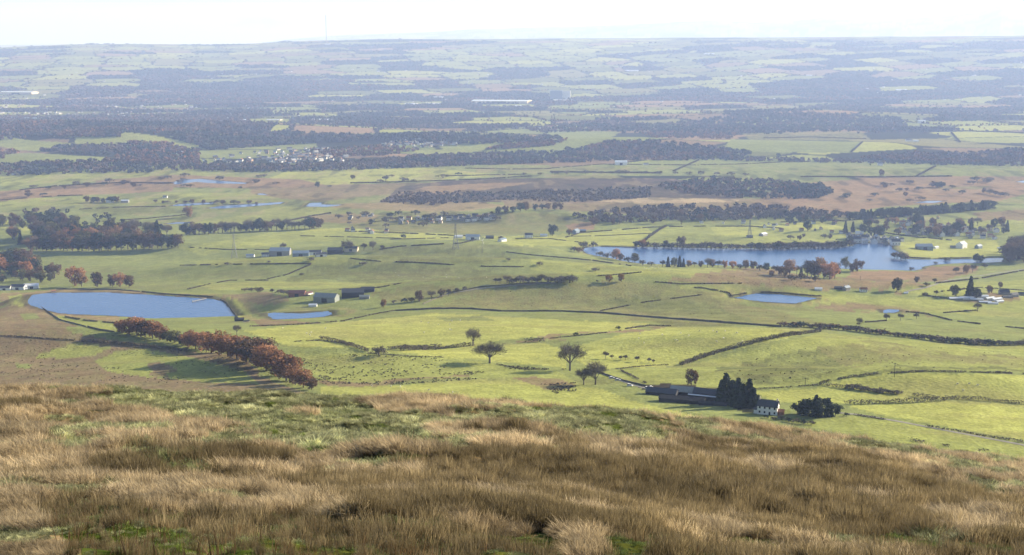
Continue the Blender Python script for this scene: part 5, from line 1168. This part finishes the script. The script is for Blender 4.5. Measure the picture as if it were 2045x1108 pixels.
e = place('wind_turbine', 'wind turbine', [('tower', np_mesh('tower', *tube((0, 0, 0), (0, 0, h), .45, .3, 8), M['grey'])), ('nacelle', np_mesh('nacelle', *pybox(-.5, .5, -1.6, 1.4, h, h + 1.1), M['white']))], p, 0.5, 'small wind turbine on the green hill before the blue barn')
for i in range(3):
    a_ = 0.9 + i * 2.094; d_ = np.array([math.cos(a_), 0, math.sin(a_)]); c0 = np.array([0, -1.8, h + .5])
    link('blade', np_mesh('blade', *tube(c0 + d_ * .2, c0 + d_ * h * .42, .32, .08, 4), M['white']), e)
p = at_px(652, 90); h = 58 / F * math.hypot(p[0], p[1])
e = place('radio_mast', 'mast', [('lattice_tower', np_mesh('lattice_tower', *lattice(h, 7, 7, 14, 1.3), M['steel'])), ('base_building', np_mesh('base_building', *pybox(-40, 60, -20, 20, -5, 22), M['white']))], p, 0, 'very tall thin radio mast on the pale skyline ridge')
for i, (u, v_, hp) in enumerate([(1786,753,28),(1608,770,16),(1718,560,9)]):
    p = at_px(u, v_); h = px_h(p, hp)
    e = place('utility_pole', 'pole', [('pole', np_mesh('pole', *tube((0, 0, -.5), (0, 0, h), .17, .12, 6), M['black'])), ('crossbar', np_mesh('crossbar', *pybox(-.9, .9, -.08, .08, h - .5, h - .3), M['black']))], p, 0.3,
              ['wooden pole on the edge of the smooth bright field', 'wooden pole on the field line behind the conifers', 'wooden pole near the lake marsh trees'][i])
# smoke plume near the horizon: white steam as a cluster of soft puffs
# jetty at the reservoir
a_, b_ = hit([386], [602], water_polys[0][2])[0], hit([372], [600], water_polys[0][2])[0]
a_ = hit([384], [603], water_polys[0][2])[0]; b_ = hit([412], [597], water_polys[0][2])[0]
parts = [tube(a_ + (0, 0, .9), b_ + (0, 0, .9), .7, .7, 4)] + [tube(a_ + (b_ - a_) * t_ + (0, 0, -2), a_ + (b_ - a_) * t_ + (0, 0, 1.5 if t_ else 3.0), .3, .3, 5) for t_ in (0, .25, .5, .75, 1)]
je = link('jetty', np_mesh('jetty', *join(parts), M['grey']), label='thin jetty reaching into the blue reservoir', category='jetty')

# ------------------------------------------------------------------ lanes
road_mat = mat('worn farm track', (0.24, 0.22, 0.18), 0.95, 0.05, [(0.2, 0.15)])
def lane(pts, wd, name, label):
    C = drape(pts, 4.0); T_ = np.gradient(C[:, :2], axis=0); T_ /= np.linalg.norm(T_, axis=1)[:, None] + 1e-9; N_ = np.stack([-T_[:, 1], T_[:, 0]], -1)
    L_, R2 = C.copy(), C.copy(); L_[:, :2] += N_ * wd / 2; R2[:, :2] -= N_ * wd / 2
    for q in (L_, R2): q[:, 2] = np.maximum(zat(q[:, 0], q[:, 1]), C[:, 2]) + 0.15
    n_ = len(C); a_ = np.arange(n_ - 1); v = np.concatenate([L_, R2]); f = np.stack([a_, a_ + n_, a_ + n_ + 1, a_ + 1], -1)
    link(name, np_mesh(name, v, f, road_mat), kind='structure', label=label, category='track')
lane([(1186,738),(1220,752),(1262,768),(1300,778)], 3.5, 'farm_track', 'stony lane to the black barns')
lane([(1672,824),(1720,829),(1790,841),(1900,862),(2060,892)], 3.2, 'farm_track', 'pale track leaving the white house')
lane([(1810,582),(1850,574),(1890,560),(1960,550),(2045,537)], 4.5, 'road', 'grey lane rising past the lake outlet')
lane([(905,585),(960,576),(1050,568),(1110,565)], 4.0, 'farm_track', 'pale track along the back of the olive hill')
lane([(900,474),(1000,470),(1090,469)], 4.0, 'farm_track', 'pale track to the curved barn')

# ------------------------------------------------------------------ sheep and vehicles
M['wool'] = mat('fleece', (0.66, 0.62, 0.52), 0.95, 0.05, [(8, 0.1)])
def sheep_mesh():
    bm = bmesh.new()
    S = [(-.62, .72, .10), (-.52, .70, .27), (-.2, .70, .34), (.15, .71, .34), (.42, .74, .28), (.58, .86, .17), (.72, .96, .13), (.86, .90, .09), (.94, .84, .04)]
    rings = []
    for x, z, r_ in S:
        rings.append([bm.verts.new((x, r_ * math.cos(t_) * .9, z + r_ * math.sin(t_))) for t_ in np.arange(8) * math.pi / 4])
    for a_, b_ in zip(rings, rings[1:]):
        for i in range(8): bm.faces.new((a_[i], a_[(i + 1) % 8], b_[(i + 1) % 8], b_[i]))
    bm.faces.new(rings[0]); bm.faces.new(rings[-1])
    for x in (-.42, .36):
        for y in (-.16, .16):
            v, f = tube((x, y, .55), (x, y, 0), .08, .05, 5); vv = [bm.verts.new(q) for q in v]; [bm.faces.new([vv[i] for i in q]) for q in f]
    bmesh.ops.recalc_face_normals(bm, faces=bm.faces)
    me = bpy.data.meshes.new('sheep'); bm.to_mesh(me); bm.free(); me.materials.append(M['wool']); return me
SM = sheep_mesh()
def flock(poly, n_, where):
    poly = np.array(poly, float); lo, hi = poly.min(0), poly.max(0); k_ = 0
    while k_ < n_:
        u, v_ = random.uniform(lo[0], hi[0]), random.uniform(lo[1], hi[1])
        if not inpoly(np.array([u]), np.array([v_]), poly)[0]: continue
        p_ = at_px(u, v_)
        if math.hypot(p_[0], p_[1]) < 600: poly = poly - np.array([0, 2]); lo = lo - np.array([0, 2]); continue
        k_ += 1; o = link('sheep', SM, label=f'white sheep grazing {where}', category='sheep', group=f'flock {where}')
        o.location = p_; o.rotation_euler = (0, 0, random.uniform(0, 6.28)); s = random.uniform(1.1, 1.4); o.scale = (s, s, s)
flock([(1282,533),(1316,533),(1316,537),(1284,538)], 14, 'below the lake shore')
flock([(1260,655),(1480,660),(1500,690),(1280,690)], 16, 'between bank and thick brown hedge')
flock([(800,640),(960,640),(900,665),(780,665)], 9, 'on the bright middle pasture')
flock([(560,655),(680,650),(640,676),(570,676)], 5, 'behind the beech row')
flock([(760,540),(1000,550),(960,562),(780,556)], 8, 'on the dark green dome')
flock([(1900,760),(2030,770),(2030,790),(1900,780)], 4, 'on the smooth bright field')
flock([(700,772),(960,766),(900,788),(760,786)], 5, 'on the grass under the near crest')
bm = bmesh.new()
def bbox(bm, x0, x1, y0, y1, z0, z1, tp=0.0):
    v = [bm.verts.new((x0 + (tp if k_ else 0), y0 + (tp * .3 if k_ else 0), z1 if k_ else z0)) if False else None for k_ in ()]
car_body = np_mesh('body', *join([pybox(-2.1, 2.1, -.85, .85, .35, .95)]), M['white'])
van_cab = (np.array([(-1.9, -.8, .95), (-1.9, .8, .95), (1.0, -.8, .95), (1.0, .8, .95), (-1.6, -.65, 1.7), (-1.6, .65, 1.7), (.4, -.65, 1.7), (.4, .65, 1.7)], float), np.array([(0, 1, 5, 4), (2, 6, 7, 3), (0, 4, 6, 2), (1, 3, 7, 5), (4, 5, 7, 6)]))
car_cab = np_mesh('windows', *van_cab, M['glass']); car_roof = np_mesh('roof', *pybox(-1.62, .42, -.67, .67, 1.70, 1.78), M['white'])
def wheel(x, y): return np_mesh('wheel', *tube((x, y - .12, .34), (x, y + .12, .34), .34, .34, 10), M['black'])
WH = [wheel(x, y) for x in (-1.3, 1.3) for y in (-.8, .8)]
for u, v_, rz, lb in [(1222,756,20,'white car parked highest up the barn lane'),(1234,760,20,'pale car half way along the barn lane'),(1258,771,-20,'white car on the lane below the half way one'),(1292,776,60,'white car beside the barn end'),(1300,775,70,'second white car beside the barn end, next to the roof'),(1740,474,0,'pale car on the lakeside road')]:
    place('parked_car', 'car', [('body', car_body), ('windows', car_cab), ('roof', car_roof)] + [('wheel', w2) for w2 in WH], at_px(u, v_), R_(rz), lb, 'cars at the farms')
# ------------------------------------------------------------------ near hillside grasses (instanced tufts)
def tuft_mesh(kind, seed):
    r = np.random.default_rng(seed)
    n_, hgt, wid, spread, lean, bend = {'straw': (130, .46, .0055, .26, .55, .7), 'tuss': (170, .27, .0075, .24, .9, .9), 'rush': (120, .52, .0048, .24, .25, .2), 'green': (120, .15, .0080, .26, .7, .5), 'stalk': (8, .5, .007, .22, .3, .2)}[kind]
    th = r.uniform(0, 6.28, n_); q = np.sqrt(r.uniform(0, 1, n_)) * spread
    B = np.stack([q * np.cos(th), q * np.sin(th), np.full(n_, -.06)], -1)
    ln = lean * r.uniform(0.2, 1, n_); a_ = th + r.normal(0, 0.7, n_)
    wind = np.array([-0.28, -0.05, 0]) if kind in ('straw',) else np.array([-0.08, 0, 0])
    d = np.stack([np.cos(a_) * ln, np.sin(a_) * ln, np.ones(n_)], -1) + wind; d /= np.linalg.norm(d, axis=1)[:, None]
    L = hgt * r.uniform(0.5, 1.15, n_)[:, None]
    m_ = B + d * L * 0.55
    d2 = d + np.stack([np.cos(a_), np.sin(a_), -np.ones(n_) * 0.9], -1) * bend * r.uniform(0.2, 1, (n_, 1)) + wind; d2 /= np.linalg.norm(d2, axis=1)[:, None]
    T_ = m_ + d2 * L * 0.5
    s = np.stack([np.cos(a_ + 1.57 + r.normal(0, .5, n_)), np.sin(a_ + 1.57), np.zeros(n_)], -1) * wid * r.uniform(.6, 1.5, (n_, 1))
    v = np.stack([B - s, B + s, m_ + s * .9, m_ - s * .9, T_ + s * .25, T_ - s * .25], 1).reshape(-1, 3)
    o = np.arange(n_)[:, None] * 6
    f = np.concatenate([o + np.array([[0, 1, 2, 3]]), o + np.array([[3, 2, 4, 5]])])
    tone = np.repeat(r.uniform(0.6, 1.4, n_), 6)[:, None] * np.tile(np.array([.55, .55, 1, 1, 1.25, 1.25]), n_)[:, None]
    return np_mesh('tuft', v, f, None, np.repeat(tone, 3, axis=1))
gm = bpy.data.materials.new('moor grass blades'); gm.use_nodes = True
n, l = gm.node_tree.nodes, gm.node_tree.links; b = n['Principled BSDF']; b.inputs['Roughness'].default_value = 0.75; b.inputs['Specular IOR Level'].default_value = 0.15
ai = n.new('ShaderNodeAttribute'); ai.attribute_type = 'INSTANCER'; ai.attribute_name = 'tint'
ac = n.new('ShaderNodeAttribute'); ac.attribute_type = 'GEOMETRY'; ac.attribute_name = 'Col'
vm = n.new('ShaderNodeVectorMath'); vm.operation = 'MULTIPLY'; l.new(ai.outputs['Color'], vm.inputs[0]); l.new(ac.outputs['Color'], vm.inputs[1])
l.new(vm.outputs[0], b.inputs['Base Color'])
tr = n.new('ShaderNodeBsdfTranslucent'); l.new(vm.outputs[0], tr.inputs['Color']); ms = n.new('ShaderNodeMixShader'); ms.inputs[0].default_value = 0.45
out = [q for q in n if q.type == 'OUTPUT_MATERIAL'][0]; l.new(b.outputs[0], ms.inputs[1]); l.new(tr.outputs[0], ms.inputs[2]); l.new(ms.outputs[0], out.inputs[0])
def scatter(name, kind, P, rot, scl, tint, label, seed):
    coll = bpy.data.collections.new('tufts ' + kind)
    for i in range(4):
        me = tuft_mesh(kind, seed + i); me.materials.append(gm); coll.objects.link(bpy.data.objects.new('tuft', me))
    me = bpy.data.meshes.new(name); me.vertices.add(len(P)); me.vertices.foreach_set('co', P.astype(np.float32).ravel())
    a_ = me.attributes.new('rot', 'FLOAT_VECTOR', 'POINT'); a_.data.foreach_set('vector', rot.astype(np.float32).ravel())
    a_ = me.attributes.new('scl', 'FLOAT_VECTOR', 'POINT'); a_.data.foreach_set('vector', scl.astype(np.float32).ravel())
    a_ = me.attributes.new('tint', 'FLOAT_VECTOR', 'POINT'); a_.data.foreach_set('vector', tint.astype(np.float32).ravel())
    o = link(name, me, kind='stuff', label=label, category='grass')
    ng = bpy.data.node_groups.new('scatter ' + kind, 'GeometryNodeTree')
    ng.interface.new_socket('Geometry', in_out='INPUT', socket_type='NodeSocketGeometry'); ng.interface.new_socket('Geometry', in_out='OUTPUT', socket_type='NodeSocketGeometry')
    N = ng.nodes; gi = N.new('NodeGroupInput'); go = N.new('NodeGroupOutput'); ip = N.new('GeometryNodeInstanceOnPoints'); ci = N.new('GeometryNodeCollectionInfo')
    ci.inputs['Collection'].default_value = coll; ci.inputs['Separate Children'].default_value = True; ci.inputs['Reset Children'].default_value = True
    def na(nm_):
        q = N.new('GeometryNodeInputNamedAttribute'); q.data_type = 'FLOAT_VECTOR'; q.inputs['Name'].default_value = nm_; return [s for s in q.outputs if s.enabled][0]
    ng.links.new(gi.outputs[0], ip.inputs['Points']); ng.links.new(ci.outputs[0], ip.inputs['Instance']); ip.inputs['Pick Instance'].default_value = True
    e2r = N.new('FunctionNodeEulerToRotation'); ng.links.new(na('rot'), e2r.inputs[0]); ng.links.new(e2r.outputs[0], ip.inputs['Rotation']); ng.links.new(na('scl'), ip.inputs['Scale'])
    ri = N.new('FunctionNodeRandomValue'); ri.data_type = 'INT'; ri.inputs[4].default_value = 0; ri.inputs[5].default_value = 3
    ng.links.new(ri.outputs[2], ip.inputs['Instance Index']); ng.links.new(ip.outputs[0], go.inputs[0])
    md = o.modifiers.new('scatter', 'NODES'); md.node_group = ng
    return o
r = np.random.default_rng(900)
NT = 70000
az_ = r.uniform(R_(-28.5), R_(28.5), NT); rr_ = np.sqrt(r.uniform(10 ** 2, 125 ** 2, NT))
x, y = rr_ * np.sin(az_), rr_ * np.cos(az_)
# extra density close to the viewer
az2 = r.uniform(R_(-28.5), R_(28.5), 38000); r2 = np.sqrt(r.uniform(9 ** 2, 36 ** 2, 38000))
x = np.r_[x, r2 * np.sin(az2)]; y = np.r_[y, r2 * np.cos(az2)]
z = zat(x, y); cls = fg_class(x, y, z)
q1 = fbm(x / 1.6, y / 1.6, 2, 81); q2 = fbm(x / 6, y / 6, 3, 84); q3 = r.uniform(0, 1, len(x))
kind = np.full(len(x), 'straw', dtype=object)
kind[cls == 'S'] = 'straw'; kind[(cls == 'S') & (q2 > 0.60)] = 'tuss'; kind[(cls == 'S') & (q2 < 0.31)] = 'rush'; kind[(cls == 'S') & (q1 < 0.27)] = 'green'
kind[cls == 'A'] = 'tuss'; kind[(cls == 'A') & (q2 < 0.40)] = 'straw'; kind[(cls == 'A') & (q1 < 0.33)] = 'green'
kind[cls == 'O'] = 'rush'; kind[(cls == 'O') & (q2 > 0.64)] = 'straw'
kind[cls == 'G'] = 'green'; kind[(cls == 'G') & (q1 > 0.56)] = 'tuss'; kind[(cls == 'G') & (q2 > 0.66)] = 'straw'; kind[(cls == 'G') & (q3 > 0.93)] = 'rush'
kind[cls == 'T'] = 'tuss'; kind[(cls == 'T') & (q2 > 0.50)] = 'straw'; kind[(cls == 'T') & (q1 < 0.36)] = 'green'; kind[(cls == 'T') & (q3 > 0.85)] = 'rush'; kind[(cls == 'T') & (q1 < 0.46)] = 'green'
nr_ = (x * x + y * y < 34 ** 2)
kind[np.isin(cls, ['G', 'T']) & (q3 < 0.5) & nr_] = 'green'; kind[(cls == 'S') & (kind == 'rush') & nr_] = 'straw'
u_, v_2 = project(x, y, z); gz_ = (u_ > 120) & (u_ < 900) & (v_2 > 1040 + 40 * (q2 - 0.5)) & nr_
kind[gz_ & (q3 < 0.72)] = 'green'; kind[gz_ & (q3 >= 0.72)] = 'tuss'; kind[gz_ & (q3 > 0.90)] = 'rush'
TC = {'straw': ((178, 161, 130), (140, 124, 96)), 'tuss': ((160, 158, 118), (110, 115, 74)), 'rush': ((124, 110, 82), (94, 83, 60)), 'green': ((116, 126, 66), (80, 92, 48))}
t_ = np.clip(q2 * 1.6 - 0.3 + r.normal(0, 0.22, len(x)), 0, 1)[:, None]
patch = fbm(x / 4.2, y / 2.8, 3, 91)
LB = {'straw': 'pale straw coloured moor grass leaning over on the near slope', 'tuss': 'low tussocks of pale green grass on the near slope', 'rush': 'dense olive brown rushes and sedge on the near slope', 'green': 'short green turf between the tussocks'}
for kd in ('straw', 'tuss', 'rush', 'green'):
    m = kind == kd; nn = int(m.sum())
    s = r.uniform(0.65, 1.3, nn) * (0.52 + 0.9 * q1[m])
    s *= np.where((x[m] ** 2 + y[m] ** 2) > 95 ** 2, 0.9, 1.0)
    c = lin(TC[kd][0]) * t_[m] + lin(TC[kd][1]) * (1 - t_[m])
    c = c * r.uniform(0.58, 1.42, (nn, 1)) * ((0.5 + 1.0 * patch[m]) * (0.68 + 0.64 * q1[m]))[:, None]
    if kd == 'straw':
        rush_like = (cls[m] == 'O')[:, None]; c = np.where(rush_like, c * 0.8, c)
    dn = np.hypot(x[m], y[m])
    if kd in ('tuss', 'green'):
        s = s * r.uniform(0.6, 1.25, nn) * np.where(dn < 34, 0.62, 1.0); c = c * r.uniform(0.6, 1.45, (nn, 1))
    s = s * np.clip(0.26 + 0.74 * dn / 52, 0.38, 1.0) * np.where(dn < 20, 0.6, 1.0)
    rot = np.stack([r.normal(0, .12, nn), r.normal(0, .12, nn), r.uniform(-.9, .9, nn) if kd == 'straw' else r.uniform(0, 6.28, nn)], -1)
    hs = np.where((kd == 'green'), 1.0, 1.0)
    scl = np.stack([s * 1.25, s * 1.25, s * hs], -1)
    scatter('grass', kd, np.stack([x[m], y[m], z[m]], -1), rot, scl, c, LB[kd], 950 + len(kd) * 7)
# dark dead stalks standing over the turf near the viewer
m = (((cls == 'T') | (cls == 'G') | (cls == 'O')) & (q3 < 0.022)) | (gz_ & (q3 < 0.05)) & (x * x + y * y < 60 ** 2); nn = int(m.sum())
scatter('dead_stalks', 'stalk', np.stack([x[m], y[m], z[m]], -1), np.stack([np.zeros(nn), np.zeros(nn), r.uniform(0, 6.28, nn)], -1), np.repeat(r.uniform(.45, .8, (nn, 1)), 3, 1), lin((96, 76, 52)) * r.uniform(.7, 1.2, (nn, 1)), 'brown dead stalks standing in the near turf', 990)
# ------------------------------------------------------------------ the air: one box of even haze
HZ = [(-52000, -400, -1.5), (52000, 62500, 2300)]
hb = bpy.data.meshes.new('haze')
(x0, y0, z0), (x1, y1, z1) = HZ
hb.from_pydata([(x, y, z) for x in (x0, x1) for y in (y0, y1) for z in (z0, z1)], [], [(0, 1, 3, 2), (4, 6, 7, 5), (0, 4, 5, 1), (2, 3, 7, 6), (0, 2, 6, 4), (1, 5, 7, 3)])
hm = bpy.data.materials.new('haze'); hm.use_nodes = True
n, l = hm.node_tree.nodes, hm.node_tree.links; n.clear()
out = n.new('ShaderNodeOutputMaterial'); pv = n.new('ShaderNodeVolumePrincipled')
pv.inputs['Absorption Color'].default_value = (0.66, 0.64, 0.60, 1); pv.inputs['Color'].default_value = (0.385, 0.51, 0.90, 1); pv.inputs['Density'].default_value = 6.3e-5; pv.inputs['Anisotropy'].default_value = 0.12
l.new(pv.outputs[0], out.inputs['Volume']); hb.materials.append(hm)
haze = link('haze', hb, kind='stuff', label='pale blue haze filling the air over the valley', category='haze')
